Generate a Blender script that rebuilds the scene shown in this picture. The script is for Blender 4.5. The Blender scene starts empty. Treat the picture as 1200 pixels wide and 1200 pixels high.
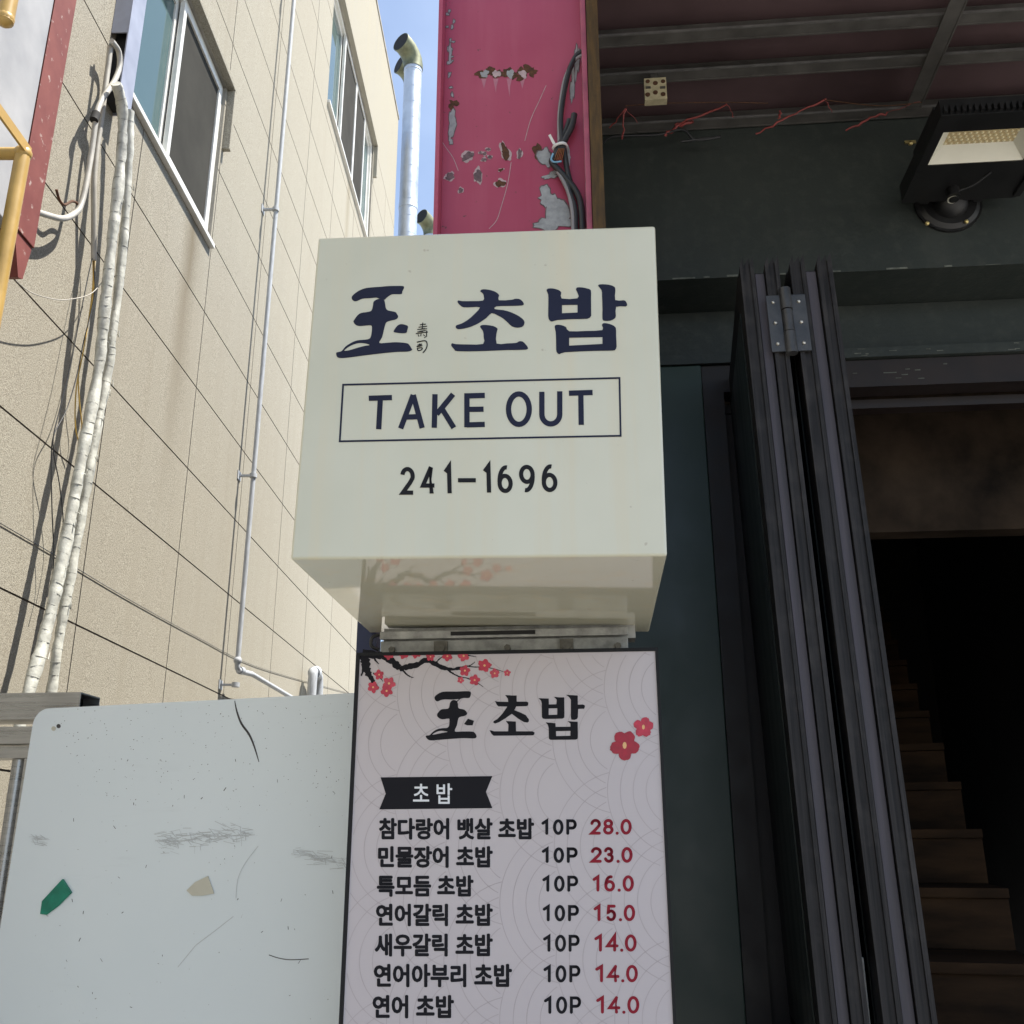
import bpy, bmesh, math, random
from mathutils import Vector, Matrix
from mathutils.geometry import tessellate_polygon
random.seed(7)
sc = bpy.context.scene
COL = sc.collection
R = math.radians
# ------------------------------------------------------------------ camera
F_PX, PITCH, ROLL, YL, YR = 1175.1, .3225621, -.0029361, .0215554, .0811223
CAM = Vector((0, 0, 1.55))
fw = Vector((0, math.cos(PITCH), math.sin(PITCH)))
up0 = Vector((0, -math.sin(PITCH), math.cos(PITCH)))
rt0 = Vector((1, 0, 0))
rt = math.cos(ROLL) * rt0 + math.sin(ROLL) * up0
up = math.cos(ROLL) * up0 - math.sin(ROLL) * rt0
cd = bpy.data.cameras.new('camera')
cam = bpy.data.objects.new('camera', cd)
COL.objects.link(cam)
m = Matrix.Identity(4)
for i in range(3):
    m[i][0], m[i][1], m[i][2], m[i][3] = rt[i], up[i], -fw[i], CAM[i]
cam.matrix_world = m
cd.sensor_fit = 'HORIZONTAL'
cd.sensor_width = 36.0
cd.lens = 36.0 * F_PX / 1200.0
cd.clip_start, cd.clip_end = .05, 3000
sc.camera = cam
# ------------------------------------------------------------------ light
SUN_EL, SUN_AZ = R(64), R(91.2)          # azimuth from +Y (north) clockwise: the sun stands to the right
w = bpy.data.worlds.new('World')
sc.world = w
w.use_nodes = True
nt = w.node_tree
bg = nt.nodes['Background']
sky = nt.nodes.new('ShaderNodeTexSky')
sky.sky_type = 'NISHITA'
sky.sun_disc = False
sky.sun_elevation, sky.sun_rotation = SUN_EL, SUN_AZ
sky.air_density, sky.dust_density, sky.ozone_density = 1.0, .6, 1.0
tc = nt.nodes.new('ShaderNodeTexCoord')
cn = nt.nodes.new('ShaderNodeTexNoise')
cn.inputs['Scale'].default_value = 3.2
cn.inputs['Detail'].default_value = 7
cr = nt.nodes.new('ShaderNodeMapRange')
cr.inputs[1].default_value, cr.inputs[2].default_value = .38, .72
cr.inputs[3].default_value, cr.inputs[4].default_value = .08, .30
cm = nt.nodes.new('ShaderNodeMix')
cm.data_type = 'RGBA'
cm.inputs[7].default_value = (6.4, 7.2, 8.6, 1)
nt.links.new(tc.outputs['Generated'], cn.inputs['Vector'])
nt.links.new(cn.outputs[0], cr.inputs[0])
nt.links.new(cr.outputs[0], cm.inputs[0])
nt.links.new(sky.outputs[0], cm.inputs[6])
nt.links.new(cm.outputs[2], bg.inputs[0])
bg.inputs[1].default_value = .105
sd = bpy.data.lights.new('sun', 'SUN')
sd.energy, sd.angle, sd.color = 5.0, R(.5), (1, .95, .87)
so = bpy.data.objects.new('sun', sd)
COL.objects.link(so)
sv = Vector((math.sin(SUN_AZ) * math.cos(SUN_EL), math.cos(SUN_AZ) * math.cos(SUN_EL), math.sin(SUN_EL)))
so.rotation_euler = sv.to_track_quat('Z', 'Y').to_euler()
so.location = (6, 0, 14)
sc.view_settings.view_transform = 'Standard'
sc.view_settings.look = 'None'
sc.view_settings.gamma = 1
sc.view_settings.exposure = 1.1

# ------------------------------------------------------------------ frames: L = left facade, R = right shop; (u across, v along, z up)
FRM = {'L': (Vector((math.cos(YL), -math.sin(YL), 0)), Vector((math.sin(YL), math.cos(YL), 0))),
       'R': (Vector((math.cos(YR), -math.sin(YR), 0)), Vector((math.sin(YR), math.cos(YR), 0)))}

def W(fr, u, v, z):
    a, b = FRM[fr]
    return a * u + b * v + Vector((0, 0, z))

def hit(fr, axis, val, x, y):
    """where the sight line of a measured photo point meets a plane of the place (frame coordinates)"""
    d = rt * ((x - 600) / F_PX) - up * ((y - 600) / F_PX) + fw
    a, b = FRM[fr]
    dl = Vector((d.dot(a), d.dot(b), d.z))
    ol = Vector((CAM.dot(a), CAM.dot(b), CAM.z))
    return ol + dl * ((val - ol[axis]) / dl[axis])

def HW(fr, axis, val, x, y):
    return W(fr, *hit(fr, axis, val, x, y))

# ------------------------------------------------------------------ mesh builder
class MB:
    def __init__(s):
        s.v, s.f, s.m, s.sm = [], [], [], []

    def add(s, vs, fs, mi=0, smooth=False):
        o = len(s.v)
        s.v += [Vector(p) for p in vs]
        for f in fs:
            s.f.append([o + i for i in f])
            s.m.append(mi)
            s.sm.append(smooth)
        return s

    def hexa(s, P, mi=0):
        return s.add(P, [(0, 3, 2, 1), (4, 5, 6, 7), (0, 1, 5, 4), (1, 2, 6, 5), (2, 3, 7, 6), (3, 0, 4, 7)], mi)

    def box(s, fr, u0, u1, v0, v1, z0, z1, mi=0):
        return s.hexa([W(fr, u0, v0, z0), W(fr, u1, v0, z0), W(fr, u1, v1, z0), W(fr, u0, v1, z0),
                       W(fr, u0, v0, z1), W(fr, u1, v0, z1), W(fr, u1, v1, z1), W(fr, u0, v1, z1)], mi)

    def tube(s, pts, r, n=10, mi=0, cap=True, rf=None):
        pts = [Vector(p) for p in pts]
        vs, fs = [], []
        ref = Vector((.31, .17, .93))
        for i, p in enumerate(pts):
            t = (pts[min(i + 1, len(pts) - 1)] - pts[max(i - 1, 0)]).normalized()
            a = t.cross(ref)
            if a.length < .05:
                a = t.cross(Vector((1, 0, 0)))
            a.normalize()
            b = t.cross(a)
            for k in range(n):
                g = 2 * math.pi * k / n
                rr = r * (rf(i, k) if rf else 1)
                vs.append(p + (a * math.cos(g) + b * math.sin(g)) * rr)
        for i in range(len(pts) - 1):
            for k in range(n):
                k2 = (k + 1) % n
                fs.append((i * n + k, i * n + k2, (i + 1) * n + k2, (i + 1) * n + k))
        s.add(vs, fs, mi, True)
        if cap:
            s.add(vs[:n], [list(range(n))[::-1]], mi)
            s.add(vs[-n:], [list(range(n))], mi)
        return s

    def bar(s, p, q, wd, th, side, mi=0):
        """flat bar from p to q, wd wide along 'side', th thick"""
        p, q, side = Vector(p), Vector(q), Vector(side)
        t = (q - p).normalized()
        a = (side - t * side.dot(t)).normalized() * wd / 2
        b = t.cross(a).normalized() * th / 2
        return s.hexa([p - a - b, p + a - b, p + a + b, p - a + b, q - a - b, q + a - b, q + a + b, q - a + b], mi)

    def ball(s, c, r, n=12, k=8, mi=0, sq=(1, 1, 1)):
        vs, fs = [], []
        for i in range(k + 1):
            th = math.pi * i / k
            for j in range(n):
                ph = 2 * math.pi * j / n
                vs.append(Vector(c) + Vector((r * sq[0] * math.sin(th) * math.cos(ph), r * sq[1] * math.sin(th) * math.sin(ph), r * sq[2] * math.cos(th))))
        for i in range(k):
            for j in range(n):
                fs.append((i * n + j, (i + 1) * n + j, (i + 1) * n + (j + 1) % n, i * n + (j + 1) % n))
        return s.add(vs, fs, mi, True)

    def cyl(s, p, q, r, n=14, mi=0, r2=None):
        p, q = Vector(p), Vector(q)
        t = (q - p).normalized()
        a = t.orthogonal().normalized()
        b = t.cross(a)
        r2 = r if r2 is None else r2
        vs = [p + (a * math.cos(2 * math.pi * k / n) + b * math.sin(2 * math.pi * k / n)) * r for k in range(n)]
        vs += [q + (a * math.cos(2 * math.pi * k / n) + b * math.sin(2 * math.pi * k / n)) * r2 for k in range(n)]
        s.add(vs, [(k, (k + 1) % n, n + (k + 1) % n, n + k) for k in range(n)], mi, True)
        s.add(vs[:n], [list(range(n))[::-1]], mi)
        s.add(vs[n:], [list(range(n))], mi)
        return s

    def build(s, name, mats, parent=None, label=None, bevel=0, weld=False):
        me = bpy.data.meshes.new(name)
        org = parent_loc(parent)
        me.from_pydata([p - org for p in s.v], [], s.f)
        mats = mats if isinstance(mats, (list, tuple)) else [mats]
        for x in mats:
            me.materials.append(x)
        for p, mi, sm in zip(me.polygons, s.m, s.sm):
            p.material_index = mi
            p.use_smooth = sm
        bm = bmesh.new()
        bm.from_mesh(me)
        if weld:
            bmesh.ops.remove_doubles(bm, verts=bm.verts, dist=1e-5)
        bmesh.ops.recalc_face_normals(bm, faces=bm.faces)
        if bevel:
            ed = [e for e in bm.edges if len(e.link_faces) == 2 and e.calc_face_angle(0) > .6 and not e.link_faces[0].smooth]
            bmesh.ops.bevel(bm, geom=ed, offset=bevel, segments=2, profile=.6, affect='EDGES', clamp_overlap=True)
        bm.to_mesh(me)
        bm.free()
        o = bpy.data.objects.new(name, me)
        COL.objects.link(o)
        if parent:
            o.parent = parent
        if label:
            o['label'] = label
        return o

def parent_loc(p):
    t = Vector((0, 0, 0))
    while p:
        t += p.location
        p = p.parent
    return t

def thing(name, label, cat, loc, group=None):
    o = bpy.data.objects.new(name, None)
    COL.objects.link(o)
    o.location = loc
    o.empty_display_size = .1
    o['label'], o['category'] = label, cat
    if group:
        o['group'] = group
    return o

def tag(o, label, cat, group=None):
    o['label'], o['category'] = label, cat
    if group:
        o['group'] = group
    return o

def recentre(o):
    """put a single-mesh thing's origin at its lowest middle point"""
    vs = [v.co for v in o.data.vertices]
    c = Vector(((min(v.x for v in vs) + max(v.x for v in vs)) / 2, (min(v.y for v in vs) + max(v.y for v in vs)) / 2, min(v.z for v in vs)))
    o.data.transform(Matrix.Translation(-c))
    o.location = c
    return o

def struct(o):
    o['kind'] = 'structure'
    return o

# ------------------------------------------------------------------ materials
class NT:
    def __init__(s, name):
        s.mat = bpy.data.materials.new(name)
        s.mat.use_nodes = True
        s.t = s.mat.node_tree
        s.p = s.t.nodes['Principled BSDF']
        s.tc = s.t.nodes.new('ShaderNodeTexCoord')

    def n(s, kind, **kw):
        return s.t.nodes.new('ShaderNode' + kind)

    def l(s, a, b):
        s.t.links.new(a, b)

    def mapping(s, scale=(1, 1, 1), rot=(0, 0, 0)):
        mp = s.n('Mapping')
        mp.inputs['Scale'].default_value = scale
        mp.inputs['Rotation'].default_value = rot
        s.l(s.tc.outputs['Object'], mp.inputs['Vector'])
        return mp.outputs[0]

    def noise(s, scale, detail=4, rough=.55, vec=None):
        q = s.n('TexNoise')
        q.inputs['Scale'].default_value = scale
        q.inputs['Detail'].default_value = detail
        q.inputs['Roughness'].default_value = rough
        s.l(vec if vec is not None else s.tc.outputs['Object'], q.inputs['Vector'])
        return q.outputs[0]

    def rng(s, x, a, b, c=0, d=1):
        q = s.n('MapRange')
        for i, k in enumerate((a, b, c, d)):
            q.inputs[i + 1].default_value = k
        s.l(x, q.inputs[0])
        return q.outputs[0]

    def math(s, op, a, b):
        q = s.n('Math')
        q.operation = op
        for i, k in enumerate((a, b)):
            if isinstance(k, (int, float)):
                q.inputs[i].default_value = k
            else:
                s.l(k, q.inputs[i])
        return q.outputs[0]

    def mix(s, fac, a, b):
        q = s.n('Mix')
        q.data_type = 'RGBA'
        for i, k in ((0, fac), (6, a), (7, b)):
            if isinstance(k, (int, float)):
                q.inputs[i].default_value = k
            elif isinstance(k, tuple):
                q.inputs[i].default_value = (*k[:3], 1)
            else:
                s.l(k, q.inputs[i])
        return q.outputs[2]

    def bump(s, h, strength, dist=.01):
        q = s.n('Bump')
        q.inputs['Strength'].default_value = strength
        q.inputs['Distance'].default_value = dist
        s.l(h, q.inputs['Height'])
        s.l(q.outputs[0], s.p.inputs['Normal'])

    def out(s, col=None, rough=.5, metal=0, spec=.5):
        if col is not None:
            if isinstance(col, tuple):
                s.p.inputs['Base Color'].default_value = (*col[:3], 1)
            else:
                s.l(col, s.p.inputs['Base Color'])
        if isinstance(rough, (int, float)):
            s.p.inputs['Roughness'].default_value = rough
        else:
            s.l(rough, s.p.inputs['Roughness'])
        s.p.inputs['Metallic'].default_value = metal
        s.p.inputs['Specular IOR Level'].default_value = spec
        return s.mat

def plain(name, c, rough=.5, metal=0, var=.25, scale=9, bump=0, bscale=60, spec=.5, streak=None):
    """a paint or metal with soft wear: colour and roughness wander with noise"""
    t = NT(name)
    vec = t.mapping(streak) if streak else None
    nz = t.noise(scale, 6, .6, vec)
    d = tuple(x * (1 - var) for x in c)
    u = tuple(min(1, x * (1 + var * .6)) for x in c)
    colr = t.mix(t.rng(nz, .3, .7), d, u)
    if bump:
        t.bump(t.noise(bscale, 4), bump, .004)
    return t.out(colr, t.rng(nz, .25, .75, max(.03, rough - .1), min(1, rough + .12)), metal, spec)

M = {}
# beige rendered facade: fine aggregate, streaks under sills
t = NT('beige_render')
g1 = t.noise(190, 3, .7)
g2 = t.noise(75, 3, .6)
big = t.noise(.9, 5, .6)
c0 = t.mix(t.rng(g1, .36, .62), (.175, .155, .118), (.445, .415, .335))
c0 = t.mix(t.rng(g2, .58, .72, 0, .35), c0, (.12, .10, .08))
c0 = t.mix(t.rng(big, .35, .7, 0, .32), c0, (.305, .288, .238))
sx = t.n('SeparateXYZ')
t.l(t.tc.outputs['Object'], sx.inputs[0])
str1 = t.noise(1, 6, .65, t.mapping((3, 5.5, .22)))
c0 = t.mix(t.rng(str1, .5, .74, 0, .42), c0, (.25, .22, .165))
# rust-brown run below the near window's corner
dy = t.math('ABSOLUTE', t.math('ADD', t.math('SUBTRACT', sx.outputs[1], -.90), t.math('MULTIPLY', t.noise(1.6, 3), .16)), 0)
near = t.rng(dy, .0, .17, 1, 0)
hz = t.math('MULTIPLY', t.rng(sx.outputs[2], 3.2, 5.0, 0, 1), t.rng(sx.outputs[2], 5.05, 5.2, 1, 0))
c0 = t.mix(t.math('MULTIPLY', t.math('MULTIPLY', near, hz), .8), c0, (.13, .10, .055))
# yellowed top near the parapet
c0 = t.mix(t.math('MULTIPLY', t.rng(sx.outputs[2], 9.6, 12.2, 0, .55), t.rng(str1, .35, .7)), c0, (.44, .37, .21))
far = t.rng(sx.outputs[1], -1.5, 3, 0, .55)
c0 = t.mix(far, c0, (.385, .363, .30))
at = t.n('Attribute')
at.attribute_name = 'tone'
c0 = t.mix(t.rng(at.outputs['Fac'], 0, 1, 0, .16), c0, (.30, .26, .20))
dy2 = t.math('ABSOLUTE', t.math('SUBTRACT', sx.outputs[1], 3.3), 0)
st2 = t.math('MULTIPLY', t.rng(dy2, 0, .14, .55, 0), t.math('MULTIPLY', t.rng(sx.outputs[2], 6.4, 8.5, 0, 1), t.rng(sx.outputs[2], 8.52, 8.6, 1, 0)))
c0 = t.mix(st2, c0, (.20, .165, .10))
t.bump(g1, .55, .006)
M['render'] = t.out(c0, .9, 0, .25)
M['groove'] = plain('joint_sealant', (.115, .10, .085), .9)
M['concrete'] = plain('concrete', (.30, .28, .24), .9, 0, .35, 6, .5, 90)
M['white_frame'] = plain('white_window_frame', (.72, .71, .66), .35, 0, .12)
M['alu'] = plain('aluminium', (.55, .56, .58), .35, .85, .2, 14)
M['bluegrey'] = plain('blue_grey_sheet', (.33, .35, .42), .45, .1, .15)
t = NT('window_glass')
M['glass'] = t.out((.07, .12, .12), .04, 0, .45)
t = NT('insect_screen')
wv = t.n('TexWave')
wv.inputs['Scale'].default_value = 60
wv.bands_direction = 'Z'
t.l(t.tc.outputs['Object'], wv.inputs['Vector'])
cs = t.mix(t.rng(t.noise(3, 4), .3, .7), (.036, .035, .030), (.055, .053, .045))
M['screen'] = t.out(t.mix(t.rng(wv.outputs[1], 0, 1, 0, .3), cs, (.03, .028, .026)), .9, 0, .1)
# light box acrylic
t = NT('yellowed_acrylic')
st = t.noise(1, 5, .6, t.mapping((16, 16, .7)))
bl = t.noise(1.7, 4, .6)
c0 = t.mix(t.rng(bl, .3, .7), (.565, .55, .415), (.65, .632, .50))
c0 = t.mix(t.rng(st, .5, .75, 0, .5), c0, (.66, .57, .38))
sp = t.noise(42, 2, .5)
c0 = t.mix(t.rng(sp, .735, .78, 0, .5), c0, (.35, .29, .2))
M['acrylic'] = t.out(c0, t.rng(st, .3, .7, .03, .07), 0, .75)
M['navy'] = plain('navy_vinyl', (.016, .019, .042), .6, 0, .25, 4, spec=.2)
M['black_vinyl'] = plain('black_vinyl', (.012, .012, .015), .6, 0, .2, spec=.2)
M['ink'] = plain('printed_black', (.011, .011, .015), .6, 0, .15, spec=.15)
M['red_ink'] = plain('printed_dark_red', (.26, .016, .032), .6, 0, .12, spec=.15)
M['white_ink'] = plain('printed_white', (.72, .74, .78), .45, 0, .05)
M['bloss'] = plain('printed_blossom_red', (.50, .035, .07), .45, 0, .3, 60)
M['bloss2'] = plain('printed_blossom_pink', (.55, .06, .10), .45, 0, .3, 60)
M['pollen'] = plain('printed_pollen_yellow', (.75, .45, .2), .45, 0, .1)
t = NT('printed_panel')
c0 = t.mix(t.rng(t.noise(1.3, 3), .3, .7), (.50, .455, .475), (.535, .49, .505))
M['print'] = t.out(c0, .38, 0, .4)
M['wave'] = plain('printed_wave_line', (.435, .385, .40), .4, 0, .1)
M['black_frame'] = plain('black_painted_steel', (.009, .0095, .011), .5, 0, .3, spec=.25)
M['navy_steel'] = plain('navy_painted_steel', (.012, .017, .06), .4, 0, .3)
M['dirty_alu'] = plain('dirty_aluminium', (.40, .40, .38), .55, .4, .5, 22)
M['bolt'] = plain('dull_bolt_steel', (.16, .15, .13), .5, .7, .4, 60)
M['drip'] = plain('washed_pale_drip', (.45, .17, .23), .6, 0, .2, 40)
M['chip_grey'] = plain('bare_steel_chip', (.15, .095, .105), .7, 0, .5, 70)
M['dark'] = plain('dark_gap', (.012, .012, .012), .8)
# red column
t = NT('faded_red_paint')
a = t.noise(1, 5, .6, t.mapping((9, 9, .8)))
b = t.noise(2.2, 4)
c0 = t.mix(t.rng(b, .3, .72), (.345, .034, .082), (.42, .070, .125))
c0 = t.mix(t.rng(a, .5, .75, 0, .45), c0, (.46, .12, .18))
sp = t.noise(55, 3, .6)
c0 = t.mix(t.rng(sp, .70, .74), c0, (.10, .05, .05))
M['red_paint'] = t.out(c0, t.rng(a, .3, .7, .42, .6))
M['red_edge'] = plain('pink_faded_flange_paint', (.42, .10, .16), .5, 0, .25, 14)
M['primer'] = plain('grey_primer', (.34, .35, .36), .7, 0, .3, 40, .3, 120)
M['rust'] = plain('rust', (.10, .045, .022), .9, 0, .55, 60, .6, 150)
M['chip'] = plain('pale_chip_rim', (.47, .36, .37), .7, 0, .25, 60)
M['rust_brown'] = plain('rusty_brown_steel', (.09, .052, .018), .8, 0, .5, 12, .4, 80, streak=(8, 8, 1))
M['cable'] = plain('black_cable', (.025, .026, .028), .45, 0, .2)
M['cable_grey'] = plain('grey_cable', (.28, .27, .28), .5, 0, .25)
M['tie_white'] = plain('white_nylon', (.75, .76, .76), .4, 0, .1)
M['copper'] = plain('copper_strands', (.35, .14, .06), .4, .8)
M['blue_wire'] = plain('blue_wire', (.20, .42, .60), .4)
# shop
t = NT('dark_green_paint')
a = t.noise(1.4, 6, .6)
b = t.noise(22, 4, .6)
c0 = t.mix(t.rng(a, .3, .7), (.016, .022, .020), (.030, .037, .032))
c0 = t.mix(t.rng(b, .5, .78, 0, .55), c0, (.050, .055, .047))
c0 = t.mix(t.rng(t.noise(1, 5, .65, t.mapping((5, 5, .5))), .52, .75, 0, .5), c0, (.045, .050, .044))
t.bump(t.noise(70, 4), .35, .004)
M['green'] = t.out(c0, t.rng(a, .3, .7, .5, .7))
M['green_gloss'] = plain('teal_green_gloss', (.030, .053, .041), .4, 0, .25, 3)
M['edge_dust'] = plain('chipped_dusty_edge', (.13, .14, .12), .8, 0, .6, 40)
M['brown_frame'] = plain('dark_brown_frame', (.016, .010, .009), .5, 0, .4, 10)
M['maroon'] = plain('maroon_deck', (.095, .058, .062), .6, 0, .35, 2.5)
M['angle'] = plain('grey_steel_angle', (.10, .094, .087), .6, .15, .35, 12)
M['angle_edge'] = plain('scuffed_steel_edge', (.20, .195, .19), .45, .5, .3, 18)
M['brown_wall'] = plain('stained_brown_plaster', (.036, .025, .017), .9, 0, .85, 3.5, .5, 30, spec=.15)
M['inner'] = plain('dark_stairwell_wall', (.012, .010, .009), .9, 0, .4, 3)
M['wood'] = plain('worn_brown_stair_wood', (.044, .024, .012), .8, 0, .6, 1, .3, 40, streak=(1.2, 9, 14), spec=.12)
t = NT('brushed_black_stile')
a = t.noise(1, 5, .7, t.mapping((120, 120, 1.6)))
b = t.noise(14, 4)
c0 = t.mix(t.rng(a, .35, .7), (.008, .0075, .008), (.040, .036, .036))
c0 = t.mix(t.rng(b, .5, .75, 0, .5), c0, (.065, .058, .054))
M['stile'] = t.out(c0, .6, .1, .3)
M['mauve'] = plain('mauve_grey_infill', (.078, .068, .080), .6, 0, .4, 3, streak=(20, 20, .6))
M['leaf'] = plain('dark_green_leaf_face', (.020, .026, .022), .35, .2, .35, 2, streak=(6, 6, .4))
M['hinge'] = plain('dull_zinc_hinge', (.085, .085, .086), .45, .6, .3, 24)
M['screw'] = plain('bright_screw', (.62, .6, .55), .3, .8, .2)
M['lamp_black'] = plain('lamp_black_casting', (.010, .010, .0105), .42, 0, .3)
M['reflector'] = plain('cream_reflector', (.78, .76, .64), .35, 0, .06)
M['led'] = plain('led_yellow_board', (.62, .49, .27), .5, 0, .1)
M['led_dot'] = plain('led_pale_dot', (.85, .76, .5), .3, 0, .1)
M['brass'] = plain('brass_bolt', (.72, .58, .25), .3, .7, .1)
M['plate'] = plain('cream_terminal_plate', (.50, .44, .28), .5, 0, .25, 40)
M['tie_red'] = plain('red_plastic_strip', (.30, .055, .05), .45, 0, .25, 30)
# left
t = NT('white_painted_sheet')
a = t.noise(1.2, 4)
sp = t.noise(95, 3, .65)
ar = t.noise(3.2, 4, .6)
c0 = t.mix(t.rng(a, .3, .7), (.64, .70, .72), (.69, .74, .755))
sm = t.noise(1, 5, .7, t.mapping((3, 3, 26)))
c0 = t.mix(t.math('MULTIPLY', t.rng(sm, .58, .75, 0, .3), t.rng(ar, .5, .7)), c0, (.38, .40, .40))
c0 = t.mix(t.math('MULTIPLY', t.rng(sp, .70, .73), t.rng(ar, .42, .58)), c0, (.12, .10, .09))
M['board'] = t.out(c0, t.rng(a, .3, .7, .38, .5))
M['scuff'] = plain('grey_scuff', (.50, .525, .53), .6, 0, .3, 50, streak=(60, 60, 20))
M['scratch'] = plain('dark_scratch', (.06, .055, .055), .8, 0, .5, 50)
M['rust_edge'] = plain('rusted_sheet_edge', (.16, .11, .08), .85, 0, .6, 60)
t = NT('brushed_stainless')
a = t.noise(1, 4, .6, t.mapping((3, 3, 90)))
c0 = t.mix(t.rng(a, .3, .7), (.30, .31, .32), (.46, .46, .46))
M['stainless'] = t.out(c0, t.rng(a, .3, .7, .22, .38), .75)
M['green_tape'] = plain('green_cloth_tape', (.006, .20, .13), .5, 0, .35, 25)
M['beige_tape'] = plain('old_beige_tape', (.52, .50, .41), .6, 0, .1)
M['galv'] = plain('galvanised_pipe', (.42, .44, .46), .62, 0, .25, 14, streak=(6, 6, 1))
M['duct'] = plain('spiral_duct_steel', (.55, .60, .66), .42, .55, .15, 5)
M['dirtyduct'] = plain('greasy_duct_elbow', (.17, .18, .11), .5, .5, .5, 6)
M['wrap'] = plain('white_wrap_tape', (.52, .52, .46), .5, 0, .4, 14, .6, 45)
M['wrap_line'] = plain('tape_overlap_shade', (.33, .33, .30), .6, 0, .3)
M['conduit'] = plain('grey_white_conduit', (.40, .375, .32), .5, 0, .2, 14)
M['conduit_w'] = plain('white_pvc_pipe', (.46, .44, .39), .5, 0, .3, 10)
M['yellow_wire'] = plain('yellow_wire', (.50, .32, .06), .5)
M['yellow_paint'] = plain('yellow_gloss_paint', (.42, .27, .075), .4, 0, .2, 9)
t = NT('weathered_red_oxide')
a = t.noise(7, 6, .65)
c0 = t.mix(t.rng(a, .35, .7), (.15, .030, .022), (.21, .055, .04))
c0 = t.mix(t.rng(t.noise(26, 5), .62, .7), c0, (.42, .33, .29))
M['oxide'] = t.out(c0, .65)
M['sheet'] = plain('pale_grey_sheet', (.36, .36, .36), .5, 0, .2, 4)
M['street'] = plain('sunlit_paving', (.35, .335, .31), .9, 0, .25, 2, .4, 30)
M['asphalt'] = plain('asphalt', (.075, .073, .07), .95, 0, .35, 3, .5, 60)
M['kerb'] = plain('kerb_granite', (.36, .35, .33), .8, 0, .25, 20)

# ------------------------------------------------------------------ ground
mb = MB().box('R', -400, 400, -400, 400, -.3, 0)
struct(mb.build('ground', M['street']))
mb = MB().box('R', -400, 400, -9.5, -3.2, .001, .004)
struct(mb.build('road', M['asphalt']))
mb = MB().box('R', -400, 400, -3.2, -3.02, .002, .12)
struct(mb.build('kerb', M['kerb']))

# ------------------------------------------------------------------ left building
U0, Y_END, Z_TOP = -2.0, 12.65, 12.15
bld = thing('beige_building', 'tall beige rendered building with incised joint grid and white framed windows', 'building', W('L', -5, 6, 0))
rows = [0, .6, 1.2, 1.83, 2.478, 3.13, 3.643, 4.16, 4.67, 5.18, 5.69, 6.2, 6.72, 7.24, 7.8, 8.4, 9.0, 9.6, 10.2]
colsj = [-1.25, -.15, .95, 2.05, 3.16, 4.27, 5.40, 6.45, 7.55, 8.6, 9.7, 10.8, 11.8]
WIN = [(3.93, 5.37, 5.13, 6.33), (8.12, 10.72, 8.60, 10.14)]
ys, zs = {-1.9, Y_END}, {0, Z_TOP}
GV = .0042
for c in colsj:
    ys |= {c - GV, c + GV}
for c in rows[1:]:
    zs |= {c - GV, c + GV}
for a, b, c, d in WIN:
    ys |= {a, b}
    zs |= {c, d}
ys, zs = sorted(ys), sorted(zs)
def in_win(y, z):
    return any(a < y < b and c < z < d for a, b, c, d in WIN)
def depth(y, z):
    if in_win(y, z):
        return None
    if any(abs(y - c) < GV for c in colsj) and z < 10.2:
        return -.009
    if any(abs(z - c) < GV for c in rows[1:]):
        return -.009
    return 0.0
mb = MB()
D = {}
for i in range(len(ys) - 1):
    for j in range(len(zs) - 1):
        D[i, j] = depth((ys[i] + ys[i + 1]) / 2, (zs[j] + zs[j + 1]) / 2)
for (i, j), d in D.items():
    if d is None:
        continue
    y0, y1, z0, z1 = ys[i], ys[i + 1], zs[j], zs[j + 1]
    u = U0 + d
    mb.add([W('L', u, y0, z0), W('L', u, y1, z0), W('L', u, y1, z1), W('L', u, y0, z1)], [(0, 1, 2, 3)], 1 if d < 0 else 0)
    for (di, dj, e) in ((1, 0, ((y1, z0), (y1, z1))), (0, 1, ((y0, z1), (y1, z1)))):
        q = D.get((i + di, j + dj), d)
        if q is None or q == d:
            continue
        uq = U0 + q
        (ya, za), (yb, zb) = e
        mb.add([W('L', u, ya, za), W('L', u, yb, zb), W('L', uq, yb, zb), W('L', uq, ya, za)], [(0, 1, 2, 3)], 1)
REV = -.14
for a, b, c, d in WIN:          # reveals
    for (p, q) in (((a, c), (b, c)), ((b, c), (b, d)), ((b, d), (a, d)), ((a, d), (a, c))):
        mb.add([W('L', U0, *p), W('L', U0, *q), W('L', U0 + REV, *q), W('L', U0 + REV, *p)], [(0, 1, 2, 3)], 2)
# remaining sides and roof
P = lambda u, y, z: W('L', u, y, z)
mb.add([P(U0, Y_END, 0), P(-9, Y_END, 0), P(-9, Y_END, Z_TOP), P(U0, Y_END, Z_TOP)], [(0, 1, 2, 3)], 0)
mb.add([P(U0, -1.9, 0), P(-9, -1.9, 0), P(-9, -1.9, Z_TOP), P(U0, -1.9, Z_TOP)], [(0, 1, 2, 3)], 0)
mb.add([P(-9, -1.9, 0), P(-9, Y_END, 0), P(-9, Y_END, Z_TOP), P(-9, -1.9, Z_TOP)], [(0, 1, 2, 3)], 0)
wo = mb.build('wall', [M['render'], M['groove'], M['concrete']], bld)
ta = wo.data.attributes.new('tone', 'FLOAT', 'FACE')
a_, b_ = FRM['L']
wl = parent_loc(bld)
for p in wo.data.polygons:
    c = p.center + wl
    cy, cz = c.dot(b_), c.z
    ci, ri = sum(cy > q for q in colsj), sum(cz > q for q in rows)
    ta.data[p.index].value = random.Random(ci * 131 + ri * 17 + 5).random() if cz < 10.2 else .35
MB().box('L', -9, U0 - .004, -1.9, Y_END, Z_TOP - .25, Z_TOP - .2).build('roof', M['concrete'], bld)
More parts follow.
